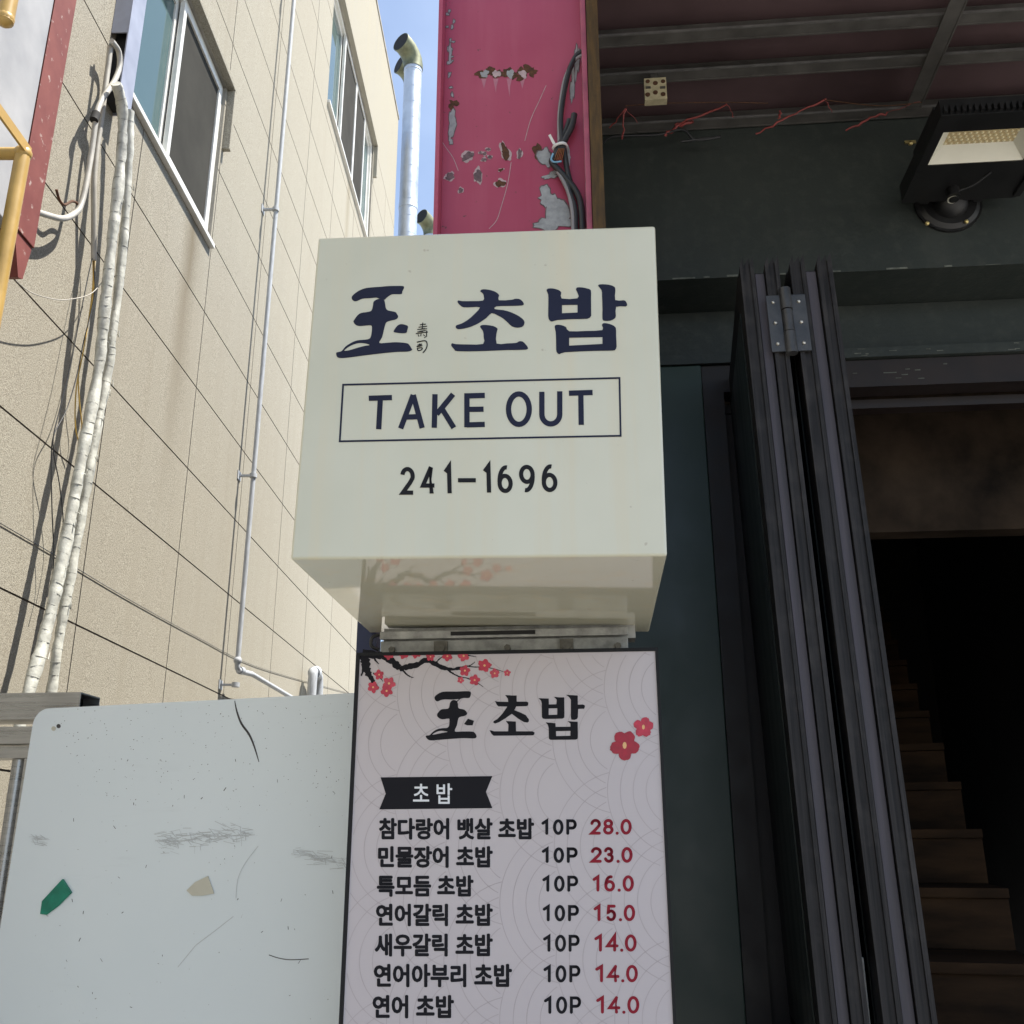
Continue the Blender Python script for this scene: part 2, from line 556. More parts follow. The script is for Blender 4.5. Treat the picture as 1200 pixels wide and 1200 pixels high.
MB().box('L', -2.16, U0 + .012, -1.92, Y_END + .012, Z_TOP + .002, Z_TOP + .05).build('coping', M['concrete'], bld)
mb = MB()
for a, b, c, d in WIN:
    mb.box('L', -3.4, -3.35, a - .6, b + .6, c - .8, d + .8)
mb.build('inner_wall', M['inner'], bld)

def window(a, b, c, d, divs, fw_=.05):
    """divs: list of (y0, y1, kind, depth)"""
    u = U0 - .022
    f = MB()
    f.box('L', u - .06, u, a, b, c, c + fw_)
    f.box('L', u - .06, u, a, b, d - fw_, d)
    f.box('L', u - .06, u, a, a + fw_, c + fw_, d - fw_)
    f.box('L', u - .06, u, b - fw_, b, c + fw_, d - fw_)
    fo = f.build('window', M['white_frame'], bld, bevel=.004)
    f2 = MB()
    f2.box('L', U0 - .05, U0 + .03, a - .01, b + .01, c - .028, c + .003)
    f2.build('sill', M['white_frame'], fo, bevel=.003)
    for y0, y1, kind, dd in divs:
        s = MB()
        uu = u - dd
        w_ = .042
        s.box('L', uu - .03, uu, y0, y1, c + fw_ + .001, c + fw_ + w_)
        s.box('L', uu - .03, uu, y0, y1, d - fw_ - w_, d - fw_ - .001)
        s.box('L', uu - .03, uu, y0, y0 + w_, c + fw_ + w_, d - fw_ - w_)
        s.box('L', uu - .03, uu, y1 - w_, y1, c + fw_ + w_, d - fw_ - w_)
        s.build('sash', M['white_frame'], fo, bevel=.003)
        g = MB().box('L', uu - .018, uu - .012, y0 + w_, y1 - w_, c + fw_ + w_, d - fw_ - w_)
        g.build('screen' if kind == 's' else 'pane', M['screen'] if kind == 's' else M['glass'], fo)

window(*WIN[0], [(3.98, 4.62, 'g', .03), (4.60, 5.32, 's', -.012)])
window(*WIN[1], [(8.17, 8.84, 'g', .03), (8.82, 9.56, 's', -.012), (9.54, 10.16, 's', -.012), (10.12, 10.67, 'g', .03)])
for a, b, c, d in WIN:
    p = .05
    mb = MB()
    mb.box('L', U0 - .02, U0 + p, a - .35, b + .065, d + .005, d + .05)
    mb.box('L', U0 - .02, U0 + p, b + .03, b + .065, d - .46, d + .0035)
    mb.build('window_hood', M['render'], bld, bevel=.004)

# air-conditioner trunking box at the window corner
tb = thing('trunking_box', 'blue grey sheet metal trunking box beside the near window, open below', 'trunking', W('L', -1.9, 3.85, 5.0))
yn = hit('L', 0, -2, 130, 38).y
ub = hit('L', 1, yn, 150.5, 38).x
zc_ = hit('L', 1, yn, 140, 38).z
zs_ = hit('L', 1, yn, 147, 112).z
yl = hit('L', 0, ub, 163.5, 60).y
mb = MB()
mb.box('L', ub - .006, ub, yn, yl, zs_, 8)
mb.box('L', -1.998, ub - .0065, yn, yn + .006, zc_, 8)
mb.box('L', -1.998, ub - .0065, yl - .006, yl, zs_, 8)
mb.build('cover', M['bluegrey'], tb)
MB().box('L', -1.997, ub - .012, yn + .05, yl - .012, zs_ + .01, 8).build('inner_shade', M['dark'], tb)  # black block painted as the shade inside the open box

def cr(pts, k=6):
    """smooth curve through points"""
    pts = [Vector(p) for p in pts]
    out = []
    for i in range(len(pts) - 1):
        p0, p1, p2, p3 = pts[max(i - 1, 0)], pts[i], pts[i + 1], pts[min(i + 2, len(pts) - 1)]
        for q in range(k):
            s = q / k
            out.append(.5 * ((2 * p1) + (p2 - p0) * s + (2 * p0 - 5 * p1 + 4 * p2 - p3) * s * s + (3 * p1 - p0 - 3 * p2 + p3) * s ** 3))
    out.append(pts[-1])
    return out

def Lp(u, lst):
    r = []
    for q in lst:
        r.append(HW('L', 0, q[2] if len(q) > 2 else u, q[0], q[1]))
    return r

# wrapped refrigerant pipes
def wrapped(path, u, rad, label, seed):
    rnd = random.Random(seed)
    pts = cr(Lp(u, path), 8)
    wob = [1 + .08 * math.sin(i * .31) + .07 * math.sin(i * .83 + seed) + rnd.uniform(-.04, .04) for i in range(len(pts))]
    mb = MB()
    vn = [[rnd.uniform(-.09, .09) for _ in range(12)] for _ in range(len(pts))]
    mb.tube(pts, rad, 12, 0, True, lambda i, k: wob[i] + vn[i][k])
    i = 3
    while i < len(pts) - 2:
        t_ = (pts[i + 1] - pts[i]).normalized()
        tl = Vector((rnd.uniform(-.35, .35), rnd.uniform(-.35, .35), 0))
        ax = (t_ + tl).normalized()
        mb.cyl(pts[i] - ax * .0012, pts[i] + ax * .0012, rad * wob[i] * 1.045, 12, 1)
        if rnd.random() < .16:
            sd_ = Vector((1, rnd.uniform(-.6, .6), rnd.uniform(-.3, .3))).normalized()
            mb.tube([pts[i] + sd_ * rad, pts[i] + sd_ * rad * 1.6 + t_ * .012, pts[i] + sd_ * rad * 1.35 - t_ * .02], .0022, 5, 0)
        i += rnd.choice((2, 2, 3))
    o = recentre(mb.build('wrapped_pipe', [M['wrap'], M['wrap_line']]))
    return tag(o, label, 'pipe', 'tape-wrapped pipes down the beige wall')
wrapped([(136, 98), (143, 125), (143, 170), (138, 225), (132, 275), (126, 330), (121, 380), (116, 430), (105, 490), (95, 540), (84, 600), (71, 665), (60, 715), (47, 765), (33, 812), (18, 870)], -1.87, .0235,
        'thick white tape-wrapped pipe, the left one of the pair, running down from the trunking box', 1)
wrapped([(152, 130), (151, 175), (148, 235), (144, 290), (138, 345), (131, 395), (127, 430), (118, 480), (108, 530), (98, 590), (87, 650), (77, 705), (68, 755), (60, 812), (50, 870)], -1.90, .020,
        'thinner white tape-wrapped pipe tucked behind the right side of the other wrapped pipe', 2)
# conduits
def single(name, label, cat, mb, mats, group=None):
    return tag(recentre(mb.build(name, mats)), label, cat, group)
mb = MB().tube(cr(Lp(-1.92, [(131, 48), (139, 60), (140, 78), (134, 95), (122, 113), (114, 130), (111, 150), (107, 180), (101, 215), (95, 240), (88, 250), (74, 256), (55, 252), (35, 245), (15, 238), (-12, 228)])), .0125, 10)
mb.cyl(HW('L', 0, -1.92, 113, 133), HW('L', 0, -1.92, 110, 141), .019, 10, 1)
single('conduit', 'grey white flexible conduit bending left past the red post at its foot', 'conduit', mb, [M['conduit_w'], M['dark']])
mb = MB().tube(cr(Lp(-1.94, [(129, 55), (127, 75), (123, 105), (118, 145), (113, 180), (110, 215), (110, 250), (110, 305)])), .0125, 10)
single('conduit', 'cream straight conduit ending open above loose yellow and black wires', 'conduit', mb, M['conduit'])
mb = MB()
for k, (pth, mi) in enumerate([([(109, 303), (109, 330), (106, 360), (98, 410), (92, 440), (93, 470), (96, 500), (93, 520)], 0),
                               ([(111, 303), (109, 345), (103, 380), (96, 420), (90, 450), (88, 480), (89, 505), (94, 522)], 0),
                               ([(110, 303), (111, 340), (107, 365), (98, 400), (90, 440), (78, 480), (63, 510), (60, 540), (61, 600), (63, 660), (55, 700)], 1),
                               ([(108, 303), (103, 325), (92, 380), (82, 430), (70, 480), (62, 520), (70, 570), (74, 620), (66, 670)], 1)]):
    mb.tube(cr(Lp(-1.955 + .006 * k, pth), 5), .0028 if mi == 0 else .0024, 6, mi)
single('loose_wire', 'loose yellow and black wires hanging from the cream conduit', 'wire', mb, [M['yellow_wire'], M['cable']])
mb = MB().tube(cr(Lp(-1.9, [(18, 328), (35, 342), (60, 350), (80, 351), (105, 345), (120, 330), (130, 312)]), 5), .0022, 6)
single('hanging_wire', 'thin pale wire sagging from the red post to the wrapped pipes', 'wire', mb, M['conduit'])
mb = MB().tube(cr(Lp(-1.9955, [(-20, 600), (0, 613), (60, 648), (150, 702), (230, 746), (300, 781), (385, 806), (430, 818)]), 5), .0018, 6)
single('wall_cable', 'thin dark cable strung diagonally across the lower beige wall', 'cable', mb, M['cable'])
# bent iron hook with tie near conduit
mb = MB().tube(cr(Lp(-1.93, [(66, 222), (70, 235), (76, 240), (84, 236), (90, 238), (94, 244)]), 5), .006, 6)
single('wire_hook', 'small rusty wire hook twisted round the conduit bend', 'hook', mb, M['rust'])

# galvanised gas pipe with clamps
gp = thing('gas_pipe', 'slim galvanised grey gas pipe clamped upright on the beige wall', 'pipe', W('L', -1.9, 6.25, 2.6))
yy = hit('L', 0, -1.90, 297, 555).y
top = W('L', -1.90, yy + .02, 10.5)
bt = hit('L', 0, -1.90, 274, 778)
p_b = W('L', -1.90, yy, bt.z)
mb = MB().tube([top, W('L', -1.9, yy, bt.z + .05)], .0165, 12)
mb.tube(cr([W('L', -1.9, yy, bt.z + .06), W('L', -1.9, yy, bt.z + .01), W('L', -1.9, yy + .05, bt.z - .02), W('L', -1.9, yy + .35, bt.z + .005)], 6), .0175, 12)
q = W('L', -1.9, yy + .35, bt.z + .005)
mb.tube([q, W('L', -1.9, yy + 3.4, bt.z + .02)], .0165, 12)
mb.build('pipe', M['galv'], gp)
mb = MB()
for zz in (bt.z + .035,):
    mb.ball(W('L', -1.9, yy, zz), .027, 12, 8)
    mb.cyl(W('L', -1.9, yy + .06, bt.z - .018), W('L', -1.9, yy + .12, bt.z - .012), .025, 12)
mb.build('elbow', M['galv'], gp)
for py in (5, 255, 561, 795):
    zz = hit('L', 0, -1.9, 300 - (py - 555) * .09, py).z if py < 700 else bt.z - .12
    mb = MB().box('L', -1.999, -1.885, yy - .012, yy + .012, zz - .006, zz + .006)
    mb.cyl(W('L', -1.9, yy, zz - .014), W('L', -1.9, yy, zz + .014), .025, 12)
    mb.box('L', -1.999, -1.993, yy - .035, yy + .035, zz - .03, zz + .03)
    mb.build('clamp', M['galv'], gp)
# small bent pipe stub by the menu sign
mb = MB()
c0 = hit('L', 0, -1.9, 366, 800)
mb.tube(cr([W('L', -1.9, c0.y, c0.z - .6), W('L', -1.9, c0.y, c0.z + .02), W('L', -1.9, c0.y + .06, c0.z + .10), W('L', -1.9, c0.y + .18, c0.z + .10), W('L', -1.9, c0.y + .26, c0.z + .0), W('L', -1.9, c0.y + .27, c0.z - .6)], 6), .04, 12)
mb.cyl(W('L', -1.9, c0.y + .04, c0.z + .09), W('L', -1.9, c0.y + .12, c0.z + .11), .055, 12)
single('pipe_bend', 'short galvanised pipe bend just left of the menu board', 'pipe', mb, M['galv'])

# steel exhaust ducts beyond the far corner
def duct(yv, px0, px1, ztop, r, label, turn):
    cx = (hit('L', 1, yv, px0, 268).x + hit('L', 1, yv, px1, 268).x) / 2
    root = thing('exhaust_duct', label, 'duct', W('L', cx, yv, 0), 'steel exhaust ducts beyond the beige building')
    mb = MB().cyl(W('L', cx, yv, 0), W('L', cx, yv, ztop), r, 28)
    z = 1.0
    while z < ztop:
        mb.cyl(W('L', cx, yv, z - .005), W('L', cx, yv, z + .005), r * 1.012, 28)
        z += .30
    for z in (ztop - 2.6, ztop - .02):
        mb.cyl(W('L', cx, yv, z - .04), W('L', cx, yv, z + .04), r * 1.05, 28)
    mb.build('shaft', M['duct'], root)
    mb = MB()
    th = [R(a) for a in (0, 14, 32, 50, 68, 84)]
    pts = [Vector((0, 0, 0))]
    d0 = Vector((0, 0, 1))
    cur = W('L', cx, yv, ztop)
    pp = [cur.copy()]
    tv = (FRM['L'][0] * turn[0] + FRM['L'][1] * turn[1]).normalized()
    for a in th:
        dd = Vector((0, 0, 1)) * math.cos(a) + tv * math.sin(a)
        cur = cur + dd * r * .62
        pp.append(cur.copy())
    mb.tube(pp, r * 1.12, 24, 0, False)
    mb.tube([pp[-1] - dd * .01, pp[-1] - dd * .6 * r], r * 1.05, 24, 1, True)
    mb.cyl(pp[-1] - dd * .03, pp[-1] - dd * .001, r * 1.16, 24, 0)
    mb.cyl(pp[-1] - dd * .0005, pp[-1] + dd * .0015, r * 1.06, 24, 1)
    mb.build('elbow', [M['dirtyduct'], M['dark']], root)
duct(13.0, 466.5, 488.5, hit('L', 1, 13.0, 478, 82).z, .140, 'tall shiny steel exhaust duct with open elbow, nearest the beige corner', (-.75, -1))
duct(13.9, 468, 486, hit('L', 1, 13.9, 477, 102).z, .13, 'second steel exhaust duct standing mostly hidden behind the taller one', (-1, -.8))
duct(16.5, 497.5, 513, hit('L', 1, 16.5, 505, 278).z, .13, 'distant low steel duct whose dark open elbow shows beside the red column', (-.75, -1))

# red oxide post, pale panel, yellow railing at the left edge
ro = thing('red_post', 'weathered red oxide steel post on wall brackets, cut off at its lower end', 'post', HW('L', 0, -1.85, 30, 300))
a0, a1 = hit('L', 0, -1.84, 20, 250), hit('L', 0, -1.84, 42, 280)
zb_ = a1.z - .04
mb = MB()
mb.box('L', -1.852, -1.84, a0.y, a1.y, zb_, 8)
mb.box('L', -1.985, -1.8525, a0.y, a0.y + .012, zb_ + .02, 8)
mb.box('L', -1.985, -1.8525, a1.y - .012, a1.y, zb_ + .02, 8)
mb.build('channel', M['oxide'], ro, bevel=.002)
mb = MB()
b0 = hit('L', 0, -1.85, 28, 322)
mb.add([W('L', -1.846, a0.y + .01, zb_ - .003), W('L', -1.846, a1.y - .004, zb_ - .003), W('L', -1.846, a1.y - .03, zb_ - .15), W('L', -1.846, a1.y - .06, zb_ - .16),
        W('L', -1.99, a0.y + .01, zb_ - .003), W('L', -1.99, a1.y - .004, zb_ - .003), W('L', -1.99, a1.y - .03, zb_ - .15), W('L', -1.99, a1.y - .06, zb_ - .16)],
       [(0, 1, 2, 3), (7, 6, 5, 4), (0, 4, 5, 1), (1, 5, 6, 2), (2, 6, 7, 3), (3, 7, 4, 0)])
mb.build('gusset', M['oxide'], ro)
mb = MB()
e1 = hit('L', 0, -1.838, 25, 240)
mb.box('L', -1.88, -1.838, 1.2, a0.y - .012, e1.z - .12, 8)
o = mb.build('cladding_sheet', M['sheet'], None, bevel=.003)
tag(recentre(o), 'pale grey cladding sheet filling the upper left corner beside the red post', 'panel')
yr_ = thing('yellow_railing', 'glossy yellow pipe railing with elbow and flat brace at the left edge', 'railing', HW('L', 0, -1.6, 0, 360))
k1 = hit('L', 0, -1.6, 27, 180)
mb = MB().tube([W('L', -1.6, k1.y, 0), W('L', -1.6, k1.y, k1.z + .005)], .0235, 14)
mb.ball(W('L', -1.6, k1.y, k1.z), .0275, 14, 10)
mb.build('post', M['yellow_paint'], yr_)
MB().tube([W('L', -1.6, k1.y, k1.z), W('L', -2.2, k1.y - .02, k1.z - .005)], .02, 14).build('rail', M['yellow_paint'], yr_)
MB().bar(W('L', -1.585, k1.y + .01, k1.z + .01), W('L', -1.61, k1.y - 1.2, k1.z + .06), .035, .008, Vector((0, 0, 1))).build('brace', M['yellow_paint'], yr_)
k2 = hit('L', 0, -1.6, 6, 22)
mb = MB().tube([W('L', -1.6, k2.y, k2.z - .012), W('L', -1.6, k2.y, 7)], .026, 14)
mb.ball(W('L', -1.6, k2.y, k2.z), .0275, 14, 10)
mb.tube([W('L', -1.6, k2.y, k2.z), W('L', -2.2, k2.y, k2.z)], .02, 14)
mb.build('upper_post', M['yellow_paint'], yr_)

# ------------------------------------------------------------------ drawing on flat panels (traced in photo points, laid onto the panel's plane)
class Ink:
    def __init__(s, mb, v, fr='R'):
        s.mb, s.v, s.fr, s.k = mb, v, fr, 0
        s.lift = .0006

    def P(s, x, y, dz=0.0):
        return HW(s.fr, 1, s.v - s.lift - dz, x, y)

    def poly(s, loops, mi, dz=0):
        s.k = (s.k + 1) % 12
        dz = dz + s.k * .00003
        flat = [p for lp in loops for p in lp]
        tr = tessellate_polygon([[Vector((x, y, 0)) for x, y in lp] for lp in loops])
        s.mb.add([s.P(x, y, dz) for x, y in flat], [tuple(t_) for t_ in tr], mi)

    def stroke(s, pts, wd, mi, closed=False, round_=False, dz=0, wf=None):
        s.k = (s.k + 1) % 12
        dz = dz + s.k * .00003
        n = len(pts)
        L_, R_ = [], []
        for i in range(n):
            a = pts[(i - 1) % n] if closed or i else pts[0]
            b = pts[(i + 1) % n] if closed or i < n - 1 else pts[-1]
            p = pts[i]
            def nrm(q, r):
                dx, dy = r[0] - q[0], r[1] - q[1]
                l = math.hypot(dx, dy) or 1
                return (-dy / l, dx / l)
            n1 = nrm(a, p) if a != p else nrm(p, b)
            n2 = nrm(p, b) if b != p else n1
            mx, my = n1[0] + n2[0], n1[1] + n2[1]
            q = mx * mx + my * my
            if q < .35:
                mx, my, q = n1[0], n1[1], 1.0
                sc_ = 1
            else:
                sc_ = 2 / q
            h = (wd * (wf(i / (n - 1)) if wf else 1)) / 2
            L_.append((p[0] + mx * sc_ * h, p[1] + my * sc_ * h))
            R_.append((p[0] - mx * sc_ * h, p[1] - my * sc_ * h))
        vs = [s.P(x, y, dz) for x, y in L_ + R_]
        fs = [(i, (i + 1) % n, n + (i + 1) % n, n + i) for i in range(n if closed else n - 1)]
        s.mb.add(vs, fs, mi)
        if round_:
            for c in (pts[0], pts[-1]):
                s.disc(c, wd / 2, mi, dz + .00001)
            if n > 2 and not closed:
                for c in pts[1:-1]:
                    pass

    def disc(s, c, r, mi, dz=0, n=10, ry=None):
        ry = ry or r
        s.mb.add([s.P(c[0] + r * math.cos(2 * math.pi * k / n), c[1] + ry * math.sin(2 * math.pi * k / n), dz) for k in range(n)], [tuple(range(n))], mi)

def smooth2(pts, k=5, closed=True):
    n = len(pts)
    out = []
    for i in range(n if closed else n - 1):
        if closed:
            p0, p1, p2, p3 = pts[(i - 1) % n], pts[i], pts[(i + 1) % n], pts[(i + 2) % n]
        else:
            p0, p1, p2, p3 = pts[max(i - 1, 0)], pts[i], pts[i + 1], pts[min(i + 2, n - 1)]
        if p1 == p2:
            continue
        for q in range(k):
            s = q / k
            out.append(tuple(.5 * (2 * p1[j] + (p2[j] - p0[j]) * s + (2 * p0[j] - 5 * p1[j] + 4 * p2[j] - p3[j]) * s * s + (3 * p1[j] - p0[j] - 3 * p2[j] + p3[j]) * s ** 3) for j in (0, 1)))
    if not closed:
        out.append(pts[-1])
    return out

def zt(pts, x0, y0, s):
    return [(x0 + x / s, y0 + y / s) for x, y in pts]

def ell(cx, cy, rx, ry, a0=0, a1=360, n=28):
    return [(cx + rx * math.cos(R(a0 + (a1 - a0) * i / n)), cy + ry * math.sin(R(a0 + (a1 - a0) * i / n))) for i in range(n + 1)]

def glyph(ch):
    """centre lines in a unit box, y down; (points, closed)"""
    if ch == '0':
        return [(ell(.5, .5, .5, .5)[:-1], True)]
    if ch == '1':
        return [([(0, .2), (1, 0), (1, 1)], False)]
    if ch == '2':
        return [(ell(.5, .29, .5, .29, 190, 382, 18) + [(.72, .58), (0, 1), (1, 1)], False)]
    if ch == '3':
        return [(ell(.46, .25, .46, .25, 195, 440, 18), False), (ell(.5, .73, .5, .27, -95, 165, 20), False)]
    if ch == '4':
        return [([(1, .70), (0, .70), (.74, 0), (.74, 1)], False)]
    if ch == '5':
        return [([(.92, 0), (.16, 0), (.08, .46)] + ell(.48, .68, .5, .32, 225, 510, 22), False)]
    if ch == '6':
        return [(ell(.5, .68, .5, .32)[:-1], True), (ell(.62, .62, .62, .62, 180, 278, 14), False)]
    if ch == '9':
        return [([(1 - x, 1 - y) for x, y in p], c) for p, c in glyph('6')]
    if ch == '8':
        return [(ell(.5, .24, .44, .24)[:-1], True), (ell(.5, .74, .5, .26)[:-1], True)]
    if ch == 'P':
        return [([(0, 1), (0, 0), (.5, 0)] + ell(.6, .29, .4, .29, -90, 90, 14) + [(0, .58)], False)]
    if ch == '-':
        return [([(0, .5), (1, .5)], False)]
    return []

def put(ink, ch, x0, y0, x1, y1, wd, mi, round_=False, shear=0):
    h = wd / 2
    for pts, cl in glyph(ch):
        if ch == '-':
            pp = [(x0, (y0 + y1) / 2), (x1, (y0 + y1) / 2)]
        else:
            ya, yb = (y0 + h, y1 - h) if (round_ or ch in '02368957P') else (y0 + (0 if ch in '14' else h), y1 - (0 if ch in '14' else h))
            if ch == '2':
                ya, yb = y0 + h, y1 - h
            pp = [(x0 + h + (x1 - x0 - wd) * x + shear * (.5 - y), ya + (yb - ya) * y) for x, y in pts]
        ink.stroke(pp, wd, mi, cl, round_)
        if round_ and not cl:
            for c in pp[1:-1]:
                ink.disc(c, wd / 2, mi, .0004, 8)

def hangul(ink, text, x0, y0, x1, y1, bold, mi):
    """font outline text fitted to a box of photo points, thickened by stacked copies"""
    cu = bpy.data.curves.new('t', 'FONT')
    cu.body = text
    cu.resolution_u = 3
    ob = bpy.data.objects.new('t', cu)
    COL.objects.link(ob)
    bpy.context.view_layer.update()
    me = bpy.data.meshes.new_from_object(ob.evaluated_get(bpy.context.evaluated_depsgraph_get()))
    bpy.data.objects.remove(ob)
    bpy.data.curves.remove(cu)
    vs = [(v.co.x, v.co.y) for v in me.vertices]
    fs = [tuple(p.vertices) for p in me.polygons]
    bpy.data.meshes.remove(me)
    xa, xb = min(v[0] for v in vs), max(v[0] for v in vs)
    ya, yb = min(v[1] for v in vs), max(v[1] for v in vs)
    X0, X1, Y0, Y1 = x0 + bold, x1 - bold, y0 + bold, y1 - bold
    n = 8 if bold > .2 else 1
    for k in range(n):
        dx, dy = (bold * math.cos(2 * math.pi * k / n), bold * math.sin(2 * math.pi * k / n)) if n > 1 else (0, 0)
        ink.mb.add([ink.P(X0 + (x - xa) / (xb - xa) * (X1 - X0) + dx, Y1 - (y - ya) / (yb - ya) * (Y1 - Y0) + dy, .00004 * k) for x, y in vs], fs, mi)

def rot_box(pts, ang, piv):
    """roll points of frame R about the depth axis through piv (u, z)"""
    out = []
    for u, v, z in pts:
        du, dz = u - piv[0], z - piv[1]
        out.append(W('R', piv[0] + du * math.cos(ang) - dz * math.sin(ang), v, piv[1] + du * math.sin(ang) + dz * math.cos(ang)))
    return out

# ------------------------------------------------------------------ light box sign
VB = 1.75
sb = thing('light_box_sign', 'cube shaped cream acrylic light box sign reading TAKE OUT', 'sign', W('R', -.2, 2.08, 2.05))
u0, u1, z0, z1, d0, d1 = -.549, .143, 2.051, 2.742, VB, 2.425
ring = [(u0, z0), (u1, z0), (u1, z1), (u0, z1)]
P8 = rot_box([(u0, d0, z0), (u1, d0, z0), (u1, d1, z0), (u0, d1, z0), (u0, d0, z1), (u1, d0, z1), (u1, d1, z1), (u0, d1, z1)], -.0165, (-.2, 2.4))
bx = MB().hexa(P8)
bmx = bmesh.new()
vv = [bmx.verts.new(p) for p in bx.v]
for f in bx.f:
    bmx.faces.new([vv[i] for i in f])
bmesh.ops.bevel(bmx, geom=list(bmx.edges), offset=.005, segments=3, profile=.5, affect='EDGES')
mb = MB()
bmx.verts.index_update()
mb.add([v.co.copy() for v in bmx.verts], [[v.index for v in f.verts] for f in bmx.faces], 0)
bmx.free()
ink = Ink(mb, VB)
Z1 = lambda p: zt(p, 390, 325, 10)
ok_top = [(245, 200), (300, 160), (370, 130), (450, 118), (560, 110), (650, 102), (760, 100), (820, 102), (836, 120), (815, 165), (806, 195), (740, 198), (690, 200), (640, 232), (608, 262),
          (596, 262), (545, 250), (505, 238), (430, 245), (350, 250), (290, 275), (255, 280), (226, 260), (222, 230)]
ok_mid = [(500, 268), (540, 252), (596, 262), (612, 300), (622, 360), (650, 388), (730, 405), (752, 430), (766, 460), (745, 490), (690, 505), (640, 520), (618, 545), (600, 610), (578, 700), (545, 768),
          (640, 766), (740, 760), (860, 770), (895, 790), (920, 830), (930, 850), (880, 870), (740, 875), (560, 893), (350, 918), (170, 942), (80, 945), (46, 925), (40, 885), (60, 876), (105, 862),
          (150, 810), (220, 765), (290, 738), (380, 730), (425, 720), (445, 695), (455, 640), (458, 580), (440, 562), (380, 566), (310, 570), (265, 555), (242, 520), (250, 500), (285, 450), (330, 418), (420, 403), (455, 385), (470, 330), (476, 290)]
ok_hole = [(135, 860), (170, 825), (230, 792), (300, 772), (360, 772), (410, 782), (430, 794), (380, 802), (300, 822), (200, 852)]
ok_dot = [(712, 634), (745, 580), (775, 555), (810, 548), (860, 560), (882, 578), (872, 620), (860, 650), (800, 655), (745, 648)]
for lp in ([ok_top], [ok_mid, ok_hole], [ok_dot]):
    ink.poly([Z1(smooth2(q, 3)) for q in lp], 1)
Z2 = lambda p: zt(p, 520, 325, 10)
cho = [(428, 165), (445, 143), (490, 140), (560, 152), (620, 178), (650, 212), (645, 268), (800, 262), (830, 252), (880, 252), (915, 272), (938, 305), (918, 330), (760, 335), (620, 340), (596, 372), (700, 384), (800, 414), (890, 460),
       (940, 505), (945, 545), (920, 580), (860, 590), (800, 575), (760, 540), (700, 485), (630, 445), (560, 420), (500, 475), (420, 530), (330, 575), (240, 600), (165, 608), (140, 585), (150, 560), (200, 545), (280, 500), (360, 430), (425, 352),
       (330, 350), (235, 352), (195, 330), (162, 292), (172, 270), (215, 278), (340, 278), (460, 272), (470, 230), (460, 190)]
cho_b = [(425, 580), (445, 560), (500, 558), (580, 570), (625, 595), (630, 615), (618, 660), (620, 776), (740, 774), (850, 768), (880, 750), (925, 752), (960, 785), (985, 820), (965, 848), (760, 852), (560, 860), (400, 866), (160, 866),
         (125, 845), (88, 800), (98, 772), (140, 782), (290, 786), (462, 780), (468, 700), (460, 630)]
ink.poly([Z2(smooth2(cho, 2))], 1)
ink.poly([Z2(smooth2(cho_b, 2))], 1)
Z3 = lambda p: zt(p, 632, 325, 10)
bap1 = [(85, 158), (100, 132), (160, 130), (225, 148), (258, 178), (262, 248), (446, 246), (452, 190), (430, 145), (445, 118), (500, 118), (560, 130), (604, 152), (606, 240), (608, 420), (604, 455), (562, 486), (400, 490), (215, 500), (150, 518),
        (118, 500), (104, 450), (106, 300), (104, 200)]
bap1h = [(266, 325), (448, 322), (448, 412), (266, 420)]
bap2 = [(690, 100), (712, 82), (780, 82), (840, 92), (884, 115), (892, 160), (890, 266), (985, 268), (1012, 280), (1030, 318), (1010, 342), (900, 345), (898, 450), (880, 485), (830, 508), (770, 510), (740, 490), (740, 380), (735, 220), (730, 150)]
bap3 = [(180, 575), (205, 556), (260, 560), (315, 585), (352, 632), (550, 628), (738, 618), (735, 565), (745, 540), (790, 538), (850, 556), (896, 590), (900, 680), (906, 810), (890, 845), (860, 858), (640, 862), (300, 878), (240, 900), (210, 885), (198, 850), (196, 740), (192, 640)]
bap3h = [(350, 708), (740, 700), (740, 780), (350, 800)]
ink.poly([Z3(smooth2(bap1, 2)), Z3(bap1h)], 1)
ink.poly([Z3(smooth2(bap2, 2))], 1)
ink.poly([Z3(smooth2(bap3, 2)), Z3(bap3h)], 1)
# two small brush characters
for pl in ([(1020, 555), (1090, 548)], [(1055, 530), (1048, 600)], [(1005, 585), (1105, 572)], [(1030, 605), (1080, 600)], [(990, 612), (1105, 602)], [(1015, 632), (1090, 622)], [(972, 660), (1115, 640)],
           [(1000, 668), (1010, 695)], [(1035, 655), (1030, 690)], [(1060, 670), (1078, 685)], [(1100, 622), (1098, 690), (1072, 708)], [(990, 640), (1060, 632)]):
    ink.stroke(Z1(pl), 1.1, 2)
for pl in ([(985, 760), (1075, 742), (1102, 765), (1103, 810), (1085, 850), (1055, 884)], [(992, 795), (1045, 782)], [(982, 812), (1050, 800)], [(990, 830), (1000, 858), (1040, 848), (1045, 825), (990, 832)], [(1018, 775), (1022, 800)]):
    ink.stroke(Z1(smooth2(pl, 3, False)), 1.3, 2)
Z4 = lambda p: zt(p, 395, 435, 3.5294)
wd = 22 / 3.5294
for pl in ([(131, 112), (227, 109)], [(179, 112), (172, 240)], [(263, 237), (315, 98)], [(315, 98), (352, 235)], [(283, 190), (336, 188)], [(405, 95), (402, 234)], [(480, 95), (412, 178)], [(432, 152), (483, 234)],
           [(537, 91), (537, 232)], [(537, 102), (611, 100)], [(537, 158), (606, 157)], [(537, 222), (611, 220)], [(959, 91), (1057, 88)], [(1008, 91), (1010, 222)]):
    ink.stroke(Z4(pl), wd, 1)
ink.stroke(Z4(ell(752, 157, 43, 63)[:-1]), wd, 1, True)
ink.stroke(Z4([(847, 85), (847, 178)] + ell(884, 178, 37, 40, 180, 0, 16) + [(921, 83)]), wd, 1)
